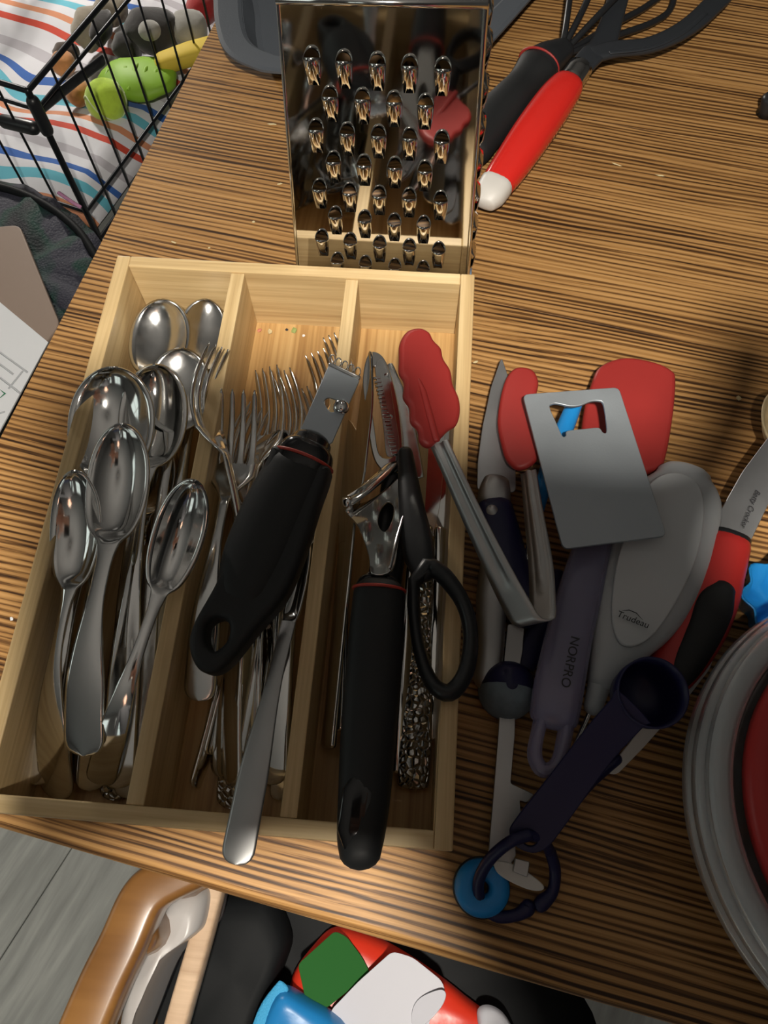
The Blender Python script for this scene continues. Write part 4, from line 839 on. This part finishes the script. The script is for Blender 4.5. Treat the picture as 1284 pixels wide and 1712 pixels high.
# ------------------------------------------------------------------ bag, folder and papers left of the table
def pillow(nm, pts, z0, h, m, parent, off, jit=.0, flat=.55, n=5):
    lp = [V((q[0], q[1], 0)) for q in rloop([tuple(q)[:2] for q in pts], n)]; c_ = sum(lp, V()) / len(lp); vs = []; fs = []; N = len(lp); prof = [(.97, 0), (1.0, .12), (1.0, .3), (.97, .6), (.9, .84), (flat + .2, .96), (flat, 1.0), (flat * .5, 1.0)]
    for s, zz in prof:
        for k, q in enumerate(lp):
            d = c_ + (q - c_) * s; vs.append(V((d.x, d.y, z0 + h * zz + jit * zz * math.sin(d.x * 71 + 1.3) * math.cos(d.y * 83) )) - off)
    for i in range(len(prof) - 1):
        for k in range(N): fs.append((i * N + k, i * N + (k + 1) % N, (i + 1) * N + (k + 1) % N, (i + 1) * N + k))
    vs.append(V((c_.x, c_.y, z0 + h)) - off); b = (len(prof) - 1) * N
    for k in range(N): fs.append((b + k, b + (k + 1) % N, len(vs) - 1))
    fs.append(tuple(range(N))[::-1]); o = mk(nm, vs, fs, m, parent)
    bm = bmesh.new(); bm.from_mesh(o.data); bmesh.ops.recalc_face_normals(bm, faces=bm.faces); bm.to_mesh(o.data); bm.free(); return o
def camo():
    m, nt, b = nodes('green_navy_mesh_fabric'); tc = nt.nodes.new('ShaderNodeTexCoord'); n = noise(nt, tc.outputs['Object'], 14, 1); r = ramp(nt, [(0, (.035, .036, .055)), (.47, (.035, .036, .055)), (.53, (.006, .042, .032)), (.62, (.014, .015, .02))]); nt.links.new(n, r.inputs[0]); nt.links.new(r.outputs[0], b.inputs['Base Color']); b.inputs['Roughness'].default_value = .75
    vo = nt.nodes.new('ShaderNodeTexVoronoi'); vo.inputs['Scale'].default_value = 260; nt.links.new(tc.outputs['Object'], vo.inputs['Vector']); bp = nt.nodes.new('ShaderNodeBump'); bp.inputs['Strength'].default_value = .5; bp.inputs['Distance'].default_value = .002; nt.links.new(vo.outputs[0], bp.inputs['Height']); nt.links.new(bp.outputs[0], b.inputs['Normal']); return m
zb_ = -.46; pts = [P(u, v, zb_) for u, v in ((-150, 300), (-40, 282), (40, 286), (110, 325), (180, 390), (200, 470), (170, 600), (60, 700), (-120, 720), (-220, 500))]
off = V((P(60, 450, zb_).x, P(60, 450, zb_).y, FZ)); t = thing('mesh_fabric_bag', 'dark green and navy mesh fabric bag beside the crate', 'bag', off); CAMO = camo()
pillow('body', pts, FZ + .002, zb_ - FZ, CAMO, t, off, .012, .7)
p, w = pxs([(-60, 300, zb_ + .004, 14), (20, 318, zb_ + .004, 14), (80, 345, zb_ + .004, 14), (130, 385, zb_ + .004, 14), (160, 430, zb_ - .0, 14)], 4); sweep('piping', p, w, w, LEATHER, t, n=8, off=off)
p, w = pxs([(98, 322, zb_ - .01, 7), (118, 336, zb_ - .01, 7), (134, 346, zb_ - .012, 7)], 3); sweep('pink_zip_tape', p, w, .002, mat('pink_tape', (.55, .25, .42), .6), t, n=6, off=off)
zt_ = zb_ + .02; FMx = Matrix.Translation(P(20, 480, zt_)); t = thing('tan_folder', 'smooth tan folder with rounded corner lying on the mesh bag', 'folder', FMx)
plate('cover', [corner(hl(FMx, [(-120, 420), (0, 388), (38, 385), (106, 552), (60, 610), (-100, 560)]), .012)], .012, mat('tan_cover', (.30, .225, .18), .5), t, .002)
zp_ = zt_ + .0125; FMx = Matrix.Translation(P(10, 620, zp_)); t = thing('printed_papers', 'white printed sheets with grey lines lying on the tan folder', 'papers', FMx)
plate('sheet', [hl(FMx, [(-160, 400), (0, 506), (82, 574), (-10, 742), (-160, 980)])], .003, PAPER, t, .0003)
GL = mat('grey_print', (.55, .57, .60), .7); GG = mat('green_print', (.02, .22, .10), .7)
for a, b in (((0, 590), (48, 625)), ((10, 640), (30, 655)), ((0, 610), (24, 628)), ((16, 652), (40, 622)), ((0, 632), (36, 660)), ((-20, 700), (10, 690))):
    q0, q1 = PL(FMx, *a), PL(FMx, *b); sweep('printed_line', [V((*q0, .0031)), V((*q1, .0031))], .0014, .0001, GL, t, n=4)
q0, q1, q2 = PL(FMx, 0, 652), PL(FMx, 10, 660), PL(FMx, -4, 672); sweep('green_mark', [V((*q0, .0031)), V((*q1, .0031)), V((*q2, .0031))], .0016, .0001, GG, t, n=4, closed=True)

# ------------------------------------------------------------------ chair and bags in front of the table
off = P(400, 1640, FZ); t = thing('wooden_chair', 'brown wooden chair with black leather seat at the table front', 'chair', off)
CHW = grainy('honey_chair_wood', [(.3, (.13, .055, .014)), (.5, (.19, .085, .023)), (.7, (.25, .12, .034))], line=(5, 60), broad=(3, 20), rough=.3, bump=.1, coat=.3)
PALEW = grainy('pale_raw_wood', [(.3, (.45, .30, .19)), (.7, (.68, .50, .34))], line=(8, 160), rough=.7, bump=.2)
za = -.13
p, w = pxs([(350, 1440, za, 66), (300, 1462, za, 70), (262, 1482, za, 74), (238, 1510, za, 76), (212, 1570, za, 78), (178, 1640, za, 80), (140, 1730, za, 82), (90, 1850, za, 82)], 5)
sweep('arm_rail', p, w, [.016] * len(w), CHW, t, n=20, power=5, off=off, cap=False)
sw_ = -.20; p, w = pxs([(364, 1470, sw_, 34), (340, 1560, sw_, 36), (300, 1700, sw_, 38), (262, 1840, sw_, 38)], 4); sweep('seat_rail', p, w, [.012] * len(w), PALEW, t, n=16, power=5, off=off)
zs = -.30; pts = [P(u, v, zs) for u, v in ((150, 1760), (230, 1620), (310, 1500), (420, 1440), (640, 1480), (900, 1600), (1000, 1720), (980, 1900), (600, 2050), (250, 1980))]
pillow('seat', pts, zs - .05, .05, LEATHER, t, off, .003, .8)
pts = [P(u, v, zs + .03) for u, v in ((320, 1560), (350, 1500), (440, 1490), (482, 1560), (470, 1620), (435, 1700), (400, 1800), (290, 1820), (300, 1680))]
pillow('seat_cushion', pts, zs - .002, .035, LEATHER, t, off, .002, .6)
FILM = mat('grey_plastic_film', (.42, .40, .39), .35)
pts = [P(u, v, -.165) for u, v in ((262, 1530), (296, 1486), (344, 1480), (338, 1540), (318, 1566), (262, 1612), (215, 1720), (180, 1800), (190, 1700))]
pillow('film_wrap', pts, -.25, .085, FILM, t, off, .006, .55)
for q in ((235, 1560, -.146), (300, 1465, -.146), (120, 1790, -.146)): a = P(*q); sweep('leg', [V((a.x, a.y, FZ)), V((a.x, a.y, -.14))], .016, .016, CHW, t, n=12, up=V((1, 0, 0)), off=off)
a = P(900, 1800, zs - .06); sweep('leg', [V((a.x, a.y, FZ)), V((a.x, a.y, zs - .03))], .016, .016, CHW, t, n=12, up=V((1, 0, 0)), off=off); a = P(800, 1560, zs - .06); sweep('leg', [V((a.x, a.y, FZ)), V((a.x, a.y, zs - .03))], .016, .016, CHW, t, n=12, up=V((1, 0, 0)), off=off)
RPK = mat('red_plastic_wrap', (.62, .035, .015), .3, bump=.3, bscale=60); GPK = mat('green_print_wrap', (.02, .11, .022), .75, spec=.15); WPK = mat('white_wrap', (.55, .55, .60), .6, bump=.3, bscale=40)
zk = -.275; off = P(620, 1660, zs); t = thing('red_snack_bag', 'red plastic food bag with green panel and white crumpled label on the chair', 'bag', off)
pillow('bag_body', [P(u, v, zk) for u, v in ((484, 1640), (520, 1585), (560, 1552), (620, 1565), (700, 1610), (780, 1670), (850, 1740), (760, 1830), (560, 1800), (490, 1700))], zs + .001, .03, RPK, t, off, .003, .6)
FQ = frame(P(560, 1690, zk + .013), P(560, 1560, zk + .010), roll=.06)
o = plate('green_panel', [corner(hl(FQ, [(498, 1612), (560, 1556), (580, 1566), (604, 1598), (620, 1628), (590, 1650), (545, 1686), (512, 1676)]), .004)], .002, GPK, t, .0004); o.matrix_local = Matrix.Translation(-off) @ FQ
FQ = frame(P(650, 1720, zk + .022), P(655, 1590, zk + .026), roll=-.12)
o = plate('white_label', [corner(hl(FQ, [(552, 1690), (600, 1640), (656, 1590), (690, 1600), (740, 1640), (746, 1664), (724, 1680), (714, 1730), (640, 1760), (560, 1750)]), .005)], .0012, WPK, t, .0003); o.matrix_local = Matrix.Translation(-off) @ FQ
FQ2 = frame(P(705, 1712, zk + .034), P(725, 1655, zk + .034), roll=-.5)
o = plate('folded_flap', [rloop(hl(FQ2, [(690, 1690), (704, 1668), (735, 1655), (746, 1662), (738, 1684), (712, 1712), (692, 1720)]), 4)], .0012, WPK, t, .0003); o.matrix_local = Matrix.Translation(-off) @ FQ2
pillow('white_tail', [P(u, v, zk + .02) for u, v in ((800, 1700), (820, 1685), (850, 1705), (870, 1760), (820, 1770))], zk + .004, .012, WPK, t, off, .003, .6)
off = P(470, 1720, zs); t = thing('blue_tote_bag', 'bright blue tote bag with woven webbing edge on the chair', 'bag', off); BLF = mat('blue_tarpaulin', (.015, .20, .50), .35, bump=.15, bscale=120)
pillow('bag_body', [P(u, v, -.255) for u, v in ((470, 1650), (520, 1672), (580, 1715), (600, 1800), (470, 1830), (400, 1790), (436, 1712))], zs + .034, .03, BLF, t, off, .003, .6)
p, w = pxs([(474, 1648, -.245, 22), (452, 1680, -.243, 28), (436, 1715, -.243, 28), (420, 1770, -.25, 28)], 4); sweep('webbing', p, w, .002, mat('blue_webbing', (.05, .36, .66), .7, bump=1, bscale=700), t, n=10, power=4, off=off)

# ------------------------------------------------------------------ photographer holding a phone over the table (behind the lens)
u3, r3, b3 = -RY, RX, -RZ
PH = CAM + b3 * .008
PM = Matrix((r3, u3, b3)).transposed().to_4x4(); PM.translation = PH
ph = thing('mobile_phone', 'dark mobile phone held over the tray', 'phone', PM)
box('phone_body', (-.070, -.100, 0), (.014, .03, .008), GLOSSB, ph, .003, 3); box('shadow_flap', (-.102, -.106, .001), (-.069, .026, .004), LEATHER, ph, .001, 2); box('case_back', (-.072, -.102, -.0015), (.016, -.03, .0005), LEATHER, ph, .0006, 2)  # flap left of the phone is added, unseen, to widen the cast shadow
def skinbody(name, pts, edges, rad, m, parent=None, sub=2):
    me = bpy.data.meshes.new(name); me.from_pydata([tuple(p) for p in pts], edges, []); o = bpy.data.objects.new(name, me); C.objects.link(o)
    o.modifiers.new('skin', 'SKIN'); lay = me.skin_vertices[0] if me.skin_vertices else None
    if lay is None:
        bm = bmesh.new(); bm.from_mesh(me); bm.verts.layers.skin.new(); bm.to_mesh(me); bm.free(); lay = me.skin_vertices[0]
    for k, r in enumerate(rad): lay.data[k].radius = (r, r)
    lay.data[0].use_root = True
    sm = o.modifiers.new('subsurf', 'SUBSURF'); sm.levels = sub; sm.render_levels = sub
    me.materials.append(m); o.modifiers['skin'].use_smooth_shade = True
    if parent: o.parent = parent
    return o
pts = []; rad = []; eds = []
def jn(p, r, par=None):
    pts.append(V(p)); rad.append(r)
    if par is not None: eds.append((par, len(pts) - 1))
    return len(pts) - 1
by = -.72
pel = jn((.25, by, .12), .15); wst = jn((.25, by, .28), .135, pel); ch = jn((.25, by + .01, .48), .16, wst); nk0 = jn((.25, by, .64), .07, ch); nk1 = jn((.25, by + .03, .70), .055, nk0)
hd0 = jn((.25, by + .05, .78), .085, nk1); hd1 = jn((.25, by + .04, .86), .085, hd0)
px_ = lambda a, b, c_: PM @ V((a, b, c_))
for s in (-1, 1):
    sh = jn((.25 + s * .17, by, .58), .065, ch)
    # palm joints, fingers and thumb; the right hand grips the phone from its right side, the left arm hangs down
    if s > 0:
        el = jn((.25 + s * .27, by + .26, .34), .045, sh); wr = jn(px_(.092, -.178, .018), .060, el); last = wr; pj = []
        for q in ((.086, -.125, .018, .076), (.082, -.066, .018, .080), (.050, -.014, .014, .050)): last = jn(px_(*q[:3]), q[3], last); pj.append(last)
        for k, (pr_, ch_) in enumerate(((0, [(.02, -.096, -.012), (-.04, -.090, -.013), (-.082, -.088, -.004), (-.088, -.086, .010)]), (1, [(.02, -.076, -.013), (-.04, -.070, -.014), (-.086, -.066, -.004), (-.094, -.062, .010)]), (1, [(.02, -.060, -.013), (-.04, -.054, -.014), (-.086, -.046, -.004), (-.094, -.040, .010)]), (2, [(.086, -.012, .010), (.104, .012, .008), (.114, .044, .006)]))):
            last = pj[pr_]
            for i_, q in enumerate(ch_): last = jn(px_(*q), (.0115, .0110, .0105, .0095)[i_] * (1.25 if k == 3 else 1), last)
        th = jn(px_(.020, -.09, .026), .013, pj[0]); jn(px_(.002, -.05, .022), .011, th)
    else:
        el = jn((.25 - .24, by - .02, .30), .045, sh); wr = jn((-.01, by + .06, .06), .028, el); pa = jn((-.01, by + .08, .0), .032, wr)
        for k in range(4): k1 = jn((-.012 + .004 * k, by + .055 + k * .018, -.05), .0105, pa); k2 = jn((-.002 + .004 * k, by + .058 + k * .018, -.085 - .006 * (k in (1, 2))), .0095, k1); jn((.008, by + .06 + k * .018, -.108 - .008 * (k in (1, 2))), .0085, k2)
        th = jn((.02, by + .115, -.02), .012, pa); jn((.026, by + .125, -.055), .010, th)
    hp = jn((.25 + s * .1, by, .02), .10, pel); kn = jn((.25 + s * .11, by + .03, -.28), .07, hp); an_ = jn((.25 + s * .11, by, -.64), .05, kn); jn((.25 + s * .12, by + .14, -.695), .033, an_)
raw = skinbody('person_cage', pts, eds, rad, SHIRT); bpy.context.view_layer.update()
me = bpy.data.meshes.new_from_object(raw.evaluated_get(bpy.context.evaluated_depsgraph_get())); bpy.data.objects.remove(raw); me.name = 'person'; me.materials.clear()
for m_ in (SHIRT, SKIN, JEANS): me.materials.append(m_)
for f_ in me.polygons:
    c_ = f_.center; f_.material_index = 1 if c_.z > .67 or (c_.y > -.22 and c_.z > .3) or (c_.x < .06 and c_.z < .08 and c_.z > -.14) else 2 if c_.z < .13 else 0; f_.use_smooth = True
pe = bpy.data.objects.new('person', me); C.objects.link(pe); tag(pe, 'person in dark clothes holding a phone over the table', 'person')
bm = bmesh.new(); bmesh.ops.create_cone(bm, segments=10, radius1=.016, radius2=.006, depth=.05, cap_ends=True, matrix=Matrix.Translation((.25, by + .142, .785)) @ Matrix.Rotation(.35, 4, 'X')); obm('nose', bm, SKIN, pe, True)
for s in (-1, 1):
    for nm, x, yy, zz, r_, m_ in (('eye', .034, .128, .815, .011, PAPER), ('ear', .088, .05, .80, .022, SKIN)):
        bm = bmesh.new(); bmesh.ops.create_icosphere(bm, subdivisions=2, radius=r_, matrix=Matrix.Translation((.25 + s * x, by + yy, zz))); obm(nm, bm, m_, pe, True)
sweep('mouth', [V((.225, by + .128, .738)), V((.25, by + .136, .736)), V((.275, by + .128, .738))], .004, .004, REDRING, pe, n=8)
bm = bmesh.new(); bmesh.ops.create_icosphere(bm, subdivisions=3, radius=.105)
for v in bm.verts: v.co = V((v.co.x * .95 + .25, v.co.y * 1.05 + by + .01, max(v.co.z * 1.1, -.09) + .84))
obm('hair', bm, HAIR, pe, True)

# ------------------------------------------------------------------ crumbs
CR = mat('pale_crumb', (.62, .52, .30), .8); CRG = mat('green_crumb', (.30, .36, .12), .8); CRR = mat('reddish_crumb', (.55, .22, .14), .8)
for k, (u, v, z_, s, m_, sh) in enumerate(((434, 553, .0073, .0022, CRR, 1), (452, 556, .0073, .0022, CR, 1), (492, 554, .0073, .0026, CRG, 1), (480, 552, .0073, .0012, INK, 1), (508, 562, .0073, .0012, PAPER, 1), (424, 372, 0, .0012, CR, 1), (500, 305, 0, .0014, CR, 3), (455, 208, 0, .0012, CR, 4), (350, 415, 0, .001, CR, 1), (1234, 666, 0, .0022, CR, 1), (795, 606, 0, .0012, CR, 2), (1030, 275, 0, .0008, CR, 6), (1104, 294, 0, .0008, CR, 5), (870, 305, 0, .0014, CR, 1), (20, 1035, 0, .0012, PAPER, 1), (468, 308, 0, .0008, CR, 3), (290, 405, 0, .0009, CR, 3))):
    c0 = P(u, v, z_); bm = bmesh.new(); bmesh.ops.create_icosphere(bm, subdivisions=1, radius=1)
    for q in bm.verts: q.co = V((q.co.x * s * sh, q.co.y * s, (q.co.z + .9) * s * .5)) * (1 + .3 * random.uniform(-1, 1))
    o = obm('crumb', bm, m_); o.location = c0; o.rotation_euler = (0, 0, random.uniform(-.6, .6) if sh > 1 else random.uniform(0, 6))
    CL = ['reddish crumb at the back left of the middle compartment', 'pale crumb right of the reddish one on the tray base', 'green crumb on the tray base of the middle compartment', 'tiny black speck left of the green crumb', 'white crumb right of the green crumb on the tray base', 'pale crumb on the table just left of the grater', 'straw coloured sliver beside the lower left of the grater', 'straw coloured sliver beside the upper left of the grater', 'pale crumb just behind the rear panel of the tray', 'yellowish crumb in the shadow near the wooden spoon', 'sliver of food between the tray and the paring knife', 'long pale splinter on the table below the turner', 'thin pale splinter right of the longest one on the table', 'crumb on the table below the red handle end', 'white crumb on the table beside the front left of the tray', 'short sliver left of the grater foot', 'thin sliver on the table behind the left tray corner']
    tag(o, CL[k], 'crumb', 'crumbs on the tray base' if z_ > 0 else 'crumbs on the table')
